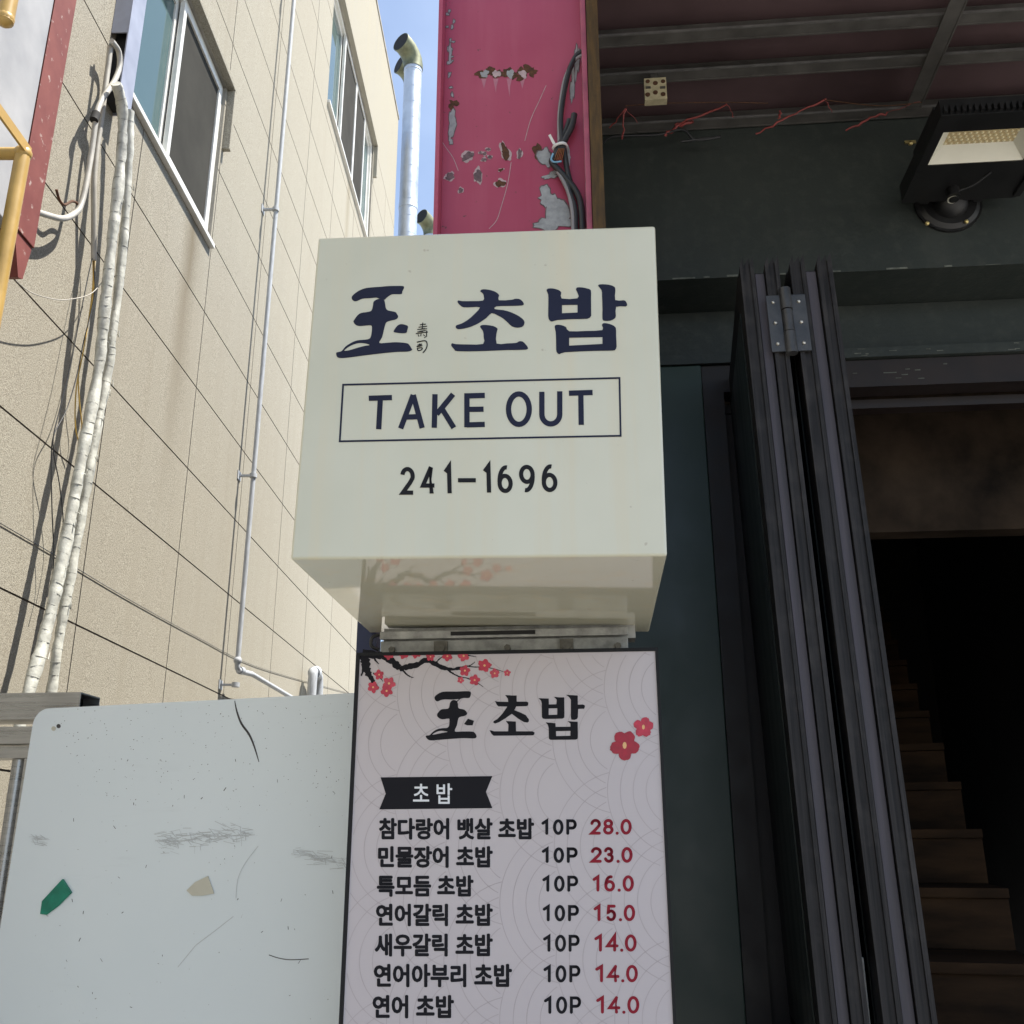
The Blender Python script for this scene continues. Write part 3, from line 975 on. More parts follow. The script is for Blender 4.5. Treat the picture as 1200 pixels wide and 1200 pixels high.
ink.stroke(Z4([(25, 56), (1168, 28), (1173, 267), (11, 290)]), 7.5 / 3.5294, 1, True)
for ch, x0, y0, x1, y1 in (('2', 262, 396, 322, 511), ('4', 346, 396, 411, 506), ('1', 440, 395, 473, 505), ('-', 500, 441, 574, 461), ('1', 602, 393, 636, 502), ('6', 663, 389, 726, 504), ('9', 753, 387, 818, 501), ('6', 846, 385, 911, 500)):
    (a, b), (c, d) = Z4([(x0, y0), (x1, y1)])
    put(ink, ch, a, b, c, d, 17.5 / 3.5294, 2, False, -.8)
mb.build('box', [M['acrylic'], M['navy'], M['black_vinyl']], sb)

# bracket between light box and menu board
br = thing('sign_bracket', 'dirty aluminium angle bracket with bolts between light box and menu board', 'bracket', W('R', -.2, 2.33, 1.98))
l0, l1 = hit('R', 1, 2.33, 446, 752).x, hit('R', 1, 2.33, 736, 752).x
zt0, zt1 = 1.976, 2.046
mb = MB()
mb.box('R', l0, l1, 2.330, 2.336, zt0, zt0 + .040)
mb.box('R', l0, l1, 2.318, 2.329, zt0 + .0425, zt0 + .061)
mb.box('R', l0, l1, 2.3365, 2.41, zt0 + .032, zt0 + .038)
mb.build('channel', M['dirty_alu'], br, bevel=.0015)
mb = MB()
mb.box('R', l0 + .17, l0 + .37, 2.3155, 2.3175, zt0 + .048, zt0 + .057)
mb.build('slot', M['dark'], br)
for px in (460, 517, 595, 664, 724):
    uu = hit('R', 1, 2.33, px, 754).x
    mb = MB()
    if px in (517, 664):
        mb.box('R', uu - .016, uu + .016, 2.321, 2.3295, zt0 + .004, zt0 + .036)
        mb.cyl(W('R', uu, 2.321, zt0 + .02), W('R', uu, 2.315, zt0 + .02), .011, 12)
    mb.cyl(W('R', uu, 2.331, zt0 + .018), W('R', uu, 2.320, zt0 + .018), .008, 6)
    mb.build('bolt', M['bolt'], br)
mb = MB().tube(cr([W('R', l0 - .002, 2.34, zt0 + .058), W('R', l0 - .02, 2.33, zt0 + .05), W('R', l0 - .022, 2.33, zt0 + .03), W('R', l0 - .004, 2.335, zt0 + .02)], 5), .004, 7)
mb.build('feed_wire', M['cable'], br)
MB().box('R', -.50, .10, 2.345, 2.40, 2.016, 2.0495).build('spacer', M['dirty_alu'], br)

# ------------------------------------------------------------------ menu board
VM = 2.28
mn = thing('menu_board', 'tall pinkish printed sushi menu board in thin black frame with red prices', 'menu board', W('R', -.2, 2.34, .0))
mu0, mu1, mz1, mz0 = -.549, .1465, 1.9795, .30
MB().box('R', mu0 + .002, mu1 - .002, VM + .006, 2.40, mz0, mz1 - .001).build('case', M['black_frame'], mn)
mb = MB()
fwid = .0075
mb.box('R', mu0, mu0 + fwid, VM - .004, VM + .02, mz0, mz1)
mb.box('R', mu1 - .006, mu1, VM - .004, VM + .02, mz0, mz1)
mb.box('R', mu0 + fwid, mu1 - .006, VM - .004, VM + .02, mz1 - .0075, mz1)
mb.box('R', mu0 + fwid, mu1 - .006, VM - .004, VM + .02, mz0, mz0 + .0095)
mb.build('frame', M['black_frame'], mn)
for lx in (mu0 + .08, mu1 - .08):
    MB().box('R', lx - .02, lx + .02, 2.31, 2.37, 0, mz0 - .0015).build('leg', M['black_frame'], mn)
mb = MB()
pa = (mu0 + fwid + .0005, mu1 - .0065, mz0 + .010, mz1 - .008)
mb.add([W('R', pa[0], VM, pa[2]), W('R', pa[1], VM, pa[2]), W('R', pa[1], VM, pa[3]), W('R', pa[0], VM, pa[3])], [(0, 1, 2, 3)], 0)
mb.add([W('R', pa[0], VM + .004, pa[2]), W('R', pa[1], VM + .004, pa[2]), W('R', pa[1], VM + .004, pa[3]), W('R', pa[0], VM + .004, pa[3])], [(3, 2, 1, 0)], 0)
ink = Ink(mb, VM)
# faint overlapping wave arcs (columns of circles, each covered by the next column)
Rw, dx_, dz_ = .155, .118, .225
cent = []
for i in range(-1, 8):
    for j in range(-1, 10):
        cent.append((i, mu0 - .10 + i * dx_, .20 + j * dz_ + (dz_ / 2 if i % 2 else 0)))
for i, cx, cz in cent:
    cover = [c for c in cent if (c[0] > i) and c[0] <= i + 3]
    for rr in (Rw, Rw * .82, Rw * .64, Rw * .46):
        run = []
        for a in range(0, 361, 6):
            x, z = cx + rr * math.cos(R(a)), cz + rr * 1.02 * math.sin(R(a))
            ok = pa[0] + .002 < x < pa[1] - .002 and 0.85 < z < pa[3] - .002 and not any((x - c[1]) ** 2 + ((z - c[2]) / 1.02) ** 2 < (Rw * .995) ** 2 for c in cover)
            if ok:
                run.append((x, z))
            if (not ok or a == 360) and len(run) > 1:
                vs = []
                for q, (x, z) in enumerate(run):
                    xa, za = run[max(q - 1, 0)]
                    xb, zb = run[min(q + 1, len(run) - 1)]
                    l = math.hypot(xb - xa, zb - za)
                    nx, nz = -(zb - za) / l * .0008, (xb - xa) / l * .0008
                    vs += [W('R', x + nx, VM - .00025, z + nz), W('R', x - nx, VM - .00025, z - nz)]
                mb.add(vs, [(2 * q, 2 * q + 1, 2 * q + 3, 2 * q + 2) for q in range(len(run) - 1)], 5)
                run = []
            elif not ok:
                run = []
# title
Z5 = lambda p: zt(p, 490, 800, 12)
a_top = [(235, 195), (300, 145), (380, 125), (540, 125), (700, 120), (742, 140), (722, 212), (640, 215), (590, 232), (552, 268), (540, 258), (570, 232), (480, 238), (380, 236), (320, 245), (275, 264), (240, 245)]
a_mid = [(450, 280), (490, 244), (540, 256), (560, 300), (570, 360), (650, 380), (690, 432), (660, 465), (590, 482), (565, 510), (545, 600), (516, 684), (620, 686), (760, 688), (800, 710), (822, 755), (790, 784), (640, 780), (480, 790), (320, 802), (170, 812), (115, 775), (110, 745), (160, 738),
         (210, 690), (270, 655), (340, 640), (410, 634), (436, 600), (440, 530), (430, 505), (340, 515), (285, 492), (265, 455), (285, 415), (330, 375), (410, 368), (436, 345)]
a_hole = [(200, 732), (260, 692), (330, 676), (390, 684), (410, 694), (330, 708)]
a_dot = [(645, 582), (700, 506), (786, 536), (766, 600), (690, 600)]
ink.poly([Z5(smooth2(a_top, 3))], 1)
ink.poly([Z5(smooth2(a_mid, 3)), Z5(smooth2(a_hole, 3))], 1)
ink.poly([Z5(a_dot)], 1)
Z6 = lambda p: zt(p, 570, 805, 10)
b_1 = [(220, 95), (300, 100), (355, 100), (355, 172), (470, 172), (492, 182), (490, 215), (470, 226), (350, 228), (328, 272), (400, 300), (460, 330), (498, 380), (498, 405), (480, 418), (440, 412), (370, 370), (298, 315), (220, 370), (150, 412), (100, 430), (80, 415), (85, 400), (130, 375), (190, 310), (245, 230), (140, 228), (122, 210), (100, 165), (130, 172), (255, 175), (252, 140)]
b_2 = [(228, 400), (345, 405), (348, 520), (540, 520), (566, 535), (560, 560), (540, 568), (85, 572), (60, 550), (36, 508), (60, 510), (90, 520), (256, 520), (258, 440)]
b_3 = [(610, 132), (730, 136), (732, 205), (820, 203), (825, 150), (790, 115), (850, 122), (912, 122), (915, 340), (912, 360), (890, 372), (690, 376), (660, 370), (650, 350), (648, 190), (640, 160)]
b_3h = [(730, 252), (830, 250), (830, 325), (730, 328)]
b_4 = [(932, 92), (1070, 100), (1072, 208), (1130, 205), (1152, 215), (1154, 235), (1145, 255), (1075, 258), (1072, 355), (1062, 375), (1030, 386), (995, 382), (990, 350), (990, 150), (970, 120)]
b_5 = [(695, 415), (810, 425), (812, 468), (985, 466), (985, 430), (952, 402), (1070, 408), (1072, 590), (1066, 610), (1045, 618), (750, 620), (732, 605), (730, 480), (720, 445)]
b_5h = [(816, 518), (985, 515), (985, 572), (818, 576)]
for lp in ([b_1], [b_2], [b_3, b_3h], [b_4], [b_5, b_5h]):
    ink.poly([Z6(q) for q in lp], 1)
# ribbon banner and its word
ink.poly([[(446, 911), (577, 909.5), (569.5, 928), (577, 947), (444.5, 948.5), (452, 930)]], 1)
ink.lift = .0014
hangul(ink, '초 밥', 484, 918, 530, 942, .32, 3)
ink.lift = .0006
lines = [('참다랑어 뱃살 초밥', 444, 958.5, 626, 984, '28.0'), ('민물장어 초밥', 443, 991.5, 577.5, 1017, '23.0'), ('특모듬 초밥', 441.5, 1025.5, 555, 1051, '16.0'), ('연어갈릭 초밥', 440.5, 1059, 577.5, 1085.5, '15.0'),
         ('새우갈릭 초밥', 439, 1094, 577.5, 1121, '14.0'), ('연어아부리 초밥', 438, 1129.5, 600, 1157, '14.0'), ('연어 초밥', 436.5, 1166, 532, 1193.5, '14.0')]
for k, (tx, x0, y0, x1, y1, pr) in enumerate(lines):
    hangul(ink, tx, x0, y0, x1, y1, 1.0, 1)
ys_ = [(71, 157), (226, 312), (382, 471), (544, 634), (708, 802), (876, 971), (1048, 1144)]
tenx = [(68, 106, 132, 190, 205, 263), (70, 108, 135, 193, 208, 268), (73, 112, 138, 196, 211, 271), (75, 114, 141, 199, 215, 275), (77, 118, 143, 204, 218, 279), (79, 120, 146, 206, 222, 283), (82, 123, 149, 210, 225, 287)]
prx = [(338, 396, 408, 466, 486, 504, 566), (341, 401, 413, 467, 491, 509, 571), (350, 388, 415, 474, 497, 516, 578), (356, 394, 425, 481, 504, 522, 585), (360, 402, 425, 494, 511, 528, 593), (365, 408, 431, 499, 517, 535, 600), (370, 413, 436, 504, 523, 542, 608)]
S5 = 800 / 170
for k in range(7):
    ya, yb = (945 + ys_[k][0] / S5, 945 + ys_[k][1] / S5)
    a = [620 + q / S5 for q in tenx[k]]
    wd = 16.6 / S5
    put(ink, '1', a[0], ya, a[1], yb, wd, 1, True)
    put(ink, '0', a[2], ya, a[3], yb, wd, 1, True)
    put(ink, 'P', a[4], ya, a[5], yb, wd, 1, True)
    b = [620 + q / S5 for q in prx[k]]
    ya -= 2 / S5
    yb -= 1 / S5
    pr = lines[k][5]
    put(ink, pr[0], b[0], ya, b[1], yb, wd, 2, True)
    put(ink, pr[1], b[2], ya, b[3], yb, wd, 2, True)
    ink.disc((b[4], yb - 8 / S5), 9 / S5, 2, .0001)
    put(ink, '0', b[5], ya, b[6], yb, wd, 2, True)
# plum branch and blossoms
Z7 = lambda p: zt(p, 415, 755, 6.3158)
rb = random.Random(5)
def branch(pts, w0, w1, rough=.25):
    sp = smooth2(Z7(pts), 6, False)
    sp = [(x + rb.uniform(-.25, .25), y + rb.uniform(-.25, .25)) for x, y in sp]
    rn = [rb.uniform(1 - rough, 1 + rough) for _ in range(40)]
    ink.stroke(sp, 1, 1, False, False, 0, lambda s_: (w0 + (w1 - w0) * s_) * rn[int(s_ * 37)])
branch([(60, 68), (130, 75), (210, 88), (270, 115), (320, 160), (345, 178), (400, 165), (470, 150), (530, 118), (590, 140), (650, 170), (720, 185), (790, 175)], 9, 3.0, .35)
branch([(60, 66), (80, 110), (95, 190), (120, 240), (150, 290), (180, 330)], 12, 2.0, .35)
branch([(50, 75), (75, 130), (70, 180), (52, 235)], 9, 1.2, .3)
branch([(140, 90), (160, 120), (185, 148)], 3, .6)
branch([(355, 185), (380, 215), (410, 238), (440, 245)], 2.6, .7)
branch([(690, 185), (730, 215), (780, 240), (850, 255), (910, 285), (955, 315)], 2.2, .6)
branch([(600, 140), (630, 110), (660, 88)], 2, .6)
branch([(720, 188), (800, 168), (860, 155), (895, 130)], 2, .6)
branch([(820, 160), (900, 168), (980, 170), (1050, 185), (1110, 205)], 1.3, .6)
branch([(140, 215), (180, 240), (215, 275)], 1.6, .6)
branch([(800, 68), (860, 85), (905, 93)], 1.2, .5)
def flower(x, y, r, mi, rot=0, sq=1):
    (cx, cy), = Z7([(x, y)])
    r /= 6.3158
    if cy - r < 765.2:
        r2 = None
    loop = []
    for k in range(40):
        a = 2 * math.pi * k / 40
        rr = r * (.66 + .34 * abs(math.cos(2.5 * (a + rot)))) * rb.uniform(.93, 1.07)
        loop.append((cx + rr * math.cos(a), max(765.0, cy + rr * math.sin(a) * sq)))
    ink.poly([loop], mi, .0004)
    if cy > 768:
        ink.disc((cx, cy), r * .17, 6, .0009)
for x, y, r, mi in ((255, 78, 38, 4), (365, 72, 40, 4), (455, 66, 40, 4), (565, 92, 34, 4), (690, 88, 40, 4), (810, 85, 44, 7), (965, 157, 52, 4), (820, 195, 42, 4), (1040, 215, 38, 7), (1133, 212, 27, 7), (892, 265, 42, 4), (788, 265, 26, 7),
                    (185, 225, 38, 4), (140, 318, 44, 4), (258, 290, 50, 7), (240, 345, 46, 4)):
    flower(x, y, r, mi, rb.uniform(0, 3))
def petals(cx, cy, r, lobes, mi):
    loop = []
    for k in range(60):
        a = 2 * math.pi * k / 60
        best = max(math.cos(max(-math.pi / 2, min(math.pi / 2, ((a - R(l) + math.pi) % (2 * math.pi) - math.pi) * 2.1))) for l in lobes)
        rr = r * (.48 + .52 * max(0, best) ** .6) * rb.uniform(.96, 1.04)
        loop.append((cx + rr * math.cos(a), cy + rr * math.sin(a)))
    ink.poly([loop], mi, .0004)
    ink.disc((cx, cy), r * .14, 6, .0009, 8, r * .24)
petals(732, 873.5, 17.5, (88, 12, -62, -118, 165), 8)
petals(754, 852, 12.2, (60, 125, 205, -72, -14), 4)
M['bloss_deep'] = plain('printed_deep_red', (.36, .014, .035), .45, 0, .25, 60)
mb.build('printed_panel', [M['print'], M['ink'], M['red_ink'], M['white_ink'], M['bloss'], M['wave'], M['pollen'], M['bloss2'], M['bloss_deep']], mn)

# navy post standing behind the menu board
pu = hit('R', 1, 2.43, 417.2, 765).x
single('navy_post', 'slim navy painted steel post just behind the left edge of the menu board', 'post', MB().box('R', pu, pu + .05, 2.43, 2.48, 0, 2.60), M['navy_steel'])

# ------------------------------------------------------------------ red steel column
VC = 2.50
cl = thing('steel_column', 'faded red steel H-section column with peeling paint above the light box', 'column', W('R', -.2, 2.6, 0))
cu0, cu1 = hit('R', 1, VC, 511, 130).x, hit('R', 1, VC, 690, 130).x
zc1 = 5.6
MB().box('R', cu0, cu0 + .013, VC, VC + .2, 0, zc1).build('flange', M['red_paint'], cl, bevel=.002)
MB().box('R', cu1 - .016, cu1, VC, VC + .2, 0, zc1).build('flange', M['red_edge'], cl, label='paler pink right flange of the red column', bevel=.002)
VW = VC + .06
mb = MB()
mb.box('R', cu0 + .0135, cu1 - .0165, VW, VW + .012, 0, zc1)
ink = Ink(mb, VW)
rc = random.Random(11)
def patch(cx, cy, rx, ry, mi, jag=.3, ang=0, dz=0, n=26):
    loop = []
    ph = [rc.uniform(0, 6.28) for _ in range(4)]
    for k in range(n):
        a = 2 * math.pi * k / n
        rr = 1 + jag * (.5 * math.sin(2 * a + ph[0]) + .4 * math.sin(3 * a + ph[1]) + .3 * math.sin(5 * a + ph[2])) + rc.uniform(-jag, jag) * .4
        x, y = rx * rr * math.cos(a), ry * rr * math.sin(a)
        loop.append((cx + x * math.cos(ang) - y * math.sin(ang), cy + x * math.sin(ang) + y * math.cos(ang)))
    if mi == 1 and dz == 0 or mi == 1 and rx > 6:
        ink.poly([[(cx + (x - cx) * 1.05 + (.7 if x > cx else -.7), cy + (y - cy) * 1.05 + (.7 if y > cy else -.7)) for x, y in loop]], 4, dz)
        dz += .00045
    ink.poly([loop], mi, dz)
def chip(cx, cy, rx, ry, core, ang=0):
    patch(cx, cy, rx * 1.25, ry * 1.22, 3, .35, ang, 0)
    patch(cx, cy, rx, ry, core, .35, ang, .0005)
for k, x in enumerate((567, 581, 597, 612)):     # torn weld marks in a row
    patch(x, 86, 8, 6.5, 2, .5)
    patch(x + 1, 86.5, 4.6, 4.2, 3 if k % 2 else 1, .35, 0, .0005)
    ink.poly([[(x - 3.2, 92), (x + 3.2, 92), (x + .8, 101), (x + .2, 104 + 5 * (k % 3))]], 5)
patch(622, 83, 7, 6, 2, .6)
for cx, cy, rx, ry, core, an in ((548, 183, 6.5, 4.5, 4, -.6), (592, 178, 4.6, 9, 2, -.3), (609, 180, 2.6, 5, 4, .1), (560, 206, 4, 8, 4, .1), (527, 207, 5.5, 4.0, 4, -.1), (586, 215, 5.5, 4.2, 2, .15), (587, 199, 3, 1.6, 2, -.5),
                                 (568, 180, 2.2, 2, 4, 0), (574, 184, 2.2, 2.4, 4, 0), (567, 187, 3, 2, 4, 0), (563, 179, 2, 1.6, 4, 0), (572, 175, 2.6, 1.8, 4, 0), (540, 223, 3, 2.6, 4, 0)):
    chip(cx, cy, rx, ry, core, an)
patch(634, 179, 9, 9, 2, .5, -.5)
patch(638, 184, 7, 11, 1, .35, -.2, .0004)
patch(664, 182, 5, 11, 1, .35, 0, .0004)
patch(646, 205, 10, 3, 1, .6, -.3, .0004)
patch(652, 247, 12, 20, 1, .35, 0, .0004)
patch(640, 230, 9, 10, 1, .5, .6, .0005)
patch(648, 262, 20, 7, 1, .4, 0, .0006)
patch(530, 145, 4.5, 15, 1, .35, .1)
patch(531, 122, 5, 6, 2, .6)
patch(528, 165, 2.2, 4, 1, .5)
for q in range(16):
    patch(527 + rc.uniform(-3, 5), rc.uniform(10, 112), rc.uniform(.6, 1.6), rc.uniform(.8, 3), 1, .5)
patch(527.5, 62, 1.8, 9, 1, .4)
patch(676, 72, 2.5, 20, 1, .4)
patch(671, 100, 2.5, 17, 1, .5)
for pl in ([(640, 100), (632, 118), (622, 140), (615, 165)], [(599, 190), (595, 215), (588, 240), (582, 258), (573, 268)], [(511, 155), (522, 172), (531, 185), (537, 200)]):
    ink.stroke(smooth2(pl, 4, False), .7, 3)
mb.build('web', [M['red_paint'], M['primer'], M['rust'], M['chip'], M['chip_grey'], M['drip']], cl)
# cables tied to the column
cb = thing('cable_bundle', 'tangled black and grey cables running down the right flange of the red column', 'cable', HW('R', 1, VC + .02, 668, 262))
def Rp(v, lst):
    return [HW('R', 1, q[2] if len(q) > 2 else v, q[0], q[1]) for q in lst]
for pth, rd, mt, nm in (([(682, 60, 2.53), (675, 66), (668, 80), (663, 98), (659, 120), (657, 140), (658, 160), (661, 175), (665, 200), (668, 212)], .0085, 'cable', 'black_cable'),
                        ([(684, 64, 2.53), (672, 72), (662, 92), (657, 118), (655, 140), (655, 160), (655, 172), (652, 184)], .0055, 'cable_grey', 'grey_cable'),
                        ([(673, 134), (670, 148), (664, 160), (658, 172), (650, 184), (647, 190), (655, 200), (666, 212), (676, 226), (681, 242), (683, 275)], .010, 'cable', 'black_cable'),
                        ([(667, 140), (663, 152), (657, 165), (652, 176), (648, 184)], .007, 'cable', 'black_cable'),
                        ([(652, 198), (660, 212), (667, 228), (671, 250), (672, 275)], .0065, 'cable_grey', 'grey_cable'),
                        ([(664, 210), (668, 225), (674, 245), (675, 275)], .0075, 'cable', 'black_cable')):
    MB().tube(cr(Rp(VC + .035, pth), 6), rd, 9).build(nm, M[mt], cb)
MB().tube(cr(Rp(VC + .022, [(648, 180), (646, 187), (650, 190), (658, 189)]), 5), .003, 6).build('blue_wire', M['blue_wire'], cb)
mb = MB()
for k in range(5):
    mb.tube(cr(Rp(VC + .024, [(650 + 2 * k, 188), (652 + 2 * k, 181), (655 + 1.5 * k, 174)]), 4), .0016, 5)
mb.build('copper_wire', M['copper'], cb)
mb = MB()
c = hit('R', 1, VC + .035, 656, 172)
ring = []
for k in range(13):
    a = 2 * math.pi * k / 12
    ring.append(W('R', c.x + .020 * math.cos(a), c.y + .016 * math.sin(a), c.z + .004 * math.cos(a)))
mb.tube(ring, .0045, 7)
mb.bar(W('R', c.x - .016, c.y - .014, c.z), W('R', c.x - .030, c.y - .03, c.z + .022), .008, .004, FRM['R'][0])
single('cable_tie', 'white nylon cable tie round the cables on the red column', 'cable tie', mb, M['tie_white'])
# rusty brown upright beside the column
bu0, bu1 = hit('R', 1, VC, 691.5, 130).x, hit('R', 1, VC, 704.5, 130).x
mb = MB().box('R', cu1 + .0015, bu1, VC - .015, VC + .20, 0, 5.2)
single('brown_upright', 'rusty brown steel upright against the right side of the red column', 'post', mb, M['rust_brown'])

# ------------------------------------------------------------------ shop building on the right
VWALL, ZCEIL = 3.20, 4.127
shop = thing('shop_building', 'dark green painted shop front with open doorway and dim stairwell', 'building', W('R', 1.6, 4.5, 0))
ZL = 3.488
mb = MB()
mb.box('R', bu1 + .002, 4.2, VWALL, 3.46, ZL, ZCEIL + .07)
rl = random.Random(3)
x = .2
while x < 2.0:                           # chipped paint along the lintel's lower arris
    l = rl.uniform(.02, .12)
    mb.box('R', x, x + l, VWALL - .0015, VWALL + .0, ZL + .001, ZL + rl.uniform(.003, .009), 1)
    x += l + rl.uniform(.02, .18)
mb.build('lintel_wall', [M['green'], M['edge_dust']], shop)
VR = 3.44
MB().box('R', bu1 + .002, 4.2, VR, VR + .02, 3.285, ZL - .002).build('header_panel', M['green'], shop)
mb = MB()
mb.box('R', bu1 + .002, 4.2, VR - .05, VR + .019, 3.245, 3.283)
for k in range(14):
    xx = rl.uniform(.95, 1.7)
    l = rl.uniform(.008, .03)
    mb.box('R', xx, xx + l, VR - .0515, VR - .0495, (zq := 3.263 + rl.uniform(-.014, .014)), zq + rl.uniform(.0015, .004), 1)
mb.build('trim_rail', [M['green'], M['edge_dust']], shop)
MB().box('R', .05, .4275, VR - .04, VR + .3, 0, 3.243).build('pilaster', M['green_gloss'], shop, bevel=.004)
df = MB()
df.box('R', .43, .505, VR - .03, VR + .10, .95, 3.242)
df.box('R', .505, 2.4, VR - .03, VR + .06, 3.135, 3.242)
df.box('R', 2.4, 2.5, VR - .03, VR + .10, .95, 3.242)
df.box('R', .505, 2.4, VR + .062, VR + .12, 3.09, 3.125)
mb = df
for k in range(9):
    xx = rl.uniform(.97, 1.35)
    l = rl.uniform(.006, .03)
    mb.box('R', xx, xx + l, VR - .0315, VR - .0295, (zq := 3.155 + rl.uniform(0, .06)), zq + rl.uniform(.0015, .004), 1)
mb.build('door_frame', [M['brown_frame'], M['edge_dust']], shop)
MB().box('R', 2.5, 4.2, VR - .04, VR + .3, 0, 3.243).build('side_wall', M['green'], shop)
MB().box('R', .43, 2.5, 2.9, 3.62, 0, .95).build('threshold', M['concrete'], shop, bevel=.01)
MB().box('R', .507, .70, VR + .07, VR + .09, .96, 3.088).build('blackout_sheet', M['brown_frame'], shop)  # dark sheet added to black out the gap between jamb and door leaf
mb = MB()
mb.box('R', .03, bu1 - .003, 2.705, 3.46, 0, 4.715)
mb.box('R', .03, .2, 3.745, 8.2, 0, 4.715)
mb.build('side_return', M['green'], shop)
# stairwell shell
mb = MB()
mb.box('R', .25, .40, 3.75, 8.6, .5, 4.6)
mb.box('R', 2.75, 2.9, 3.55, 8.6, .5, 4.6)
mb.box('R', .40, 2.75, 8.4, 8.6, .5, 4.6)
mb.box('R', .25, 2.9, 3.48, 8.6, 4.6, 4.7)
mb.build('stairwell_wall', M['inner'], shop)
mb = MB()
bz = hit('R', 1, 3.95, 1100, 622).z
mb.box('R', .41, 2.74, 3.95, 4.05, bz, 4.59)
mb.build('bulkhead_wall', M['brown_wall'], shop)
# stairs, running up and slightly to the right
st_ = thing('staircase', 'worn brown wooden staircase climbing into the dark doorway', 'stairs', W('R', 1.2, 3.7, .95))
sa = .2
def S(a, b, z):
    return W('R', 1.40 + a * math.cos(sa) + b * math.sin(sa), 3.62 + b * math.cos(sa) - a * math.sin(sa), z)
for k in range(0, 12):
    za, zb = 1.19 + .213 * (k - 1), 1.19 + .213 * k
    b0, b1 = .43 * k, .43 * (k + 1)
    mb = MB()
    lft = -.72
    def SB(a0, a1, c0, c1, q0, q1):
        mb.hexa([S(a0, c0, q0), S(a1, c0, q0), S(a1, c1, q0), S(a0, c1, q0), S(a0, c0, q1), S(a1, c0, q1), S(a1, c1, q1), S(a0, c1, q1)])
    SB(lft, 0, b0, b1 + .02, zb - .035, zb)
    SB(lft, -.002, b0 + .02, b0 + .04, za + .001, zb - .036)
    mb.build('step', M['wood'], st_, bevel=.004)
# folding door leaves
def door_leaf(ua, ub, lean, v0, vlen, label, yaw):
    """leaf seen edge-on: near stile with two raised flanges, tops cut at a slant"""
    zt_ = 3.19
    def Q(a, d, z):       # a across thickness, d depth along the leaf
        return W('R', ua + a + d * math.sin(yaw) + (zt_ - z) * lean, v0 + d * math.cos(yaw), z)
    T = ub - ua
    k = T / .112
    mb = MB()
    def slab(a0, a1, d0, d1, za, zb, mi=0, slant=0):
        a0, a1 = a0 * k, a1 * k
        mb.hexa([Q(a0, d0, za), Q(a1, d0, za), Q(a1, d1, za), Q(a0, d1, za), Q(a0, d0, zb - slant), Q(a1, d0, zb), Q(a1, d1, zb), Q(a0, d1, zb - slant)], mi)
    zb0 = .97
    for a0, a1, d, sl in ((0, .011, 0, .030), (.0115, .029, .007, .026), (.0295, .040, 0, .022), (.072, .083, 0, .026), (.0835, .100, .008, .026), (.1005, .112, 0, .022)):
        slab(a0, a1, d, .09, zb0, zt_, 0, sl)
    slab(.0405, .0715, .028, .09, zb0, zt_ - .045)
    slab(.002, .110, .0905, vlen, zb0, zt_ - .002)
    o = mb.build('door_leaf', M['stile'], shop, label=label)
    mb = MB()
    slab(.0435, .0685, .016, .0275, zb0, zt_ - .05)
    mb.build('edge_strip', M['mauve'], o)
    mb = MB()
    slab(-.002, .0015, .12, vlen - .06, zb0 + .1, zt_ - .12)
    mb.build('face_panel', M['leaf'], o)
    return o, Q
tu = lambda px, py: hit('R', 1, 2.6, px, py).x
l1, Q1 = door_leaf(tu(865.5, 300), tu(911, 298), .017, 2.6, .86, 'left folded dark door leaf, its pale edge strip facing out', .083)
l2, Q2 = door_leaf(tu(923.5, 296), tu(972.5, 292), .017, 2.6, .86, 'right folded dark door leaf beside the stair opening', .083)
hg0 = hit('R', 1, 2.594, 900, 347)
hg1 = hit('R', 1, 2.594, 944, 411)
hl = MB()
zA, zB = hg0.z, hg1.z
uc = hit('R', 1, 2.594, 923, 379).x
sh = lambda z: (zA - z) * .017
def hpl(a0, a1, z_0, z_1, d0, d1):
    hl.hexa([W('R', a0 + sh(z_1), d0, z_1), W('R', a1 + sh(z_1), d0, z_1), W('R', a1 + sh(z_1), d1, z_1), W('R', a0 + sh(z_1), d1, z_1),
             W('R', a0 + sh(z_0), d0, z_0), W('R', a1 + sh(z_0), d0, z_0), W('R', a1 + sh(z_0), d1, z_0), W('R', a0 + sh(z_0), d1, z_0)])
hpl(uc - .054, uc - .016, zA, zB, 2.592, 2.598)
hpl(uc + .016, uc + .056, zA, zB, 2.592, 2.598)
seg = (zA - zB + .03) / 3
for k in range(3):
    za = zA + .018 - k * seg
    hl.cyl(W('R', uc + sh(za) * 1, 2.590, za), W('R', uc + sh(za - seg) * 1, 2.590, za - seg + .003), .0165 if k != 1 else .0145, 16)
h_o = hl.build('hinge', M['hinge'], l1)
for fz in (.13, .5, .87):
    for s_ in (-1, 1):
        z_ = zA + (zB - zA) * fz
        MB().ball(W('R', uc + s_ * .036 + sh(z_), 2.591, z_), .0055, 8, 6).build('screw', M['screw'], l1)
mb = MB()
w0 = hit('R', 1, 2.72, 1004, 1122)
mb.box('R', w0.x, w0.x + .016, 2.72, 2.724, .98, w0.z)
mb.build('white_strip', M['white_frame'], l2)
# upper storey above the canopy
MB().box('R', bu1 + .004, 4.6, 2.75, 8.2, 4.72, 5.5).build('upper_wall', M['green'], shop)
MB().box('R', 2.92, 4.6, 3.75, 8.2, 0, 4.715).build('rear_block', M['green'], shop)

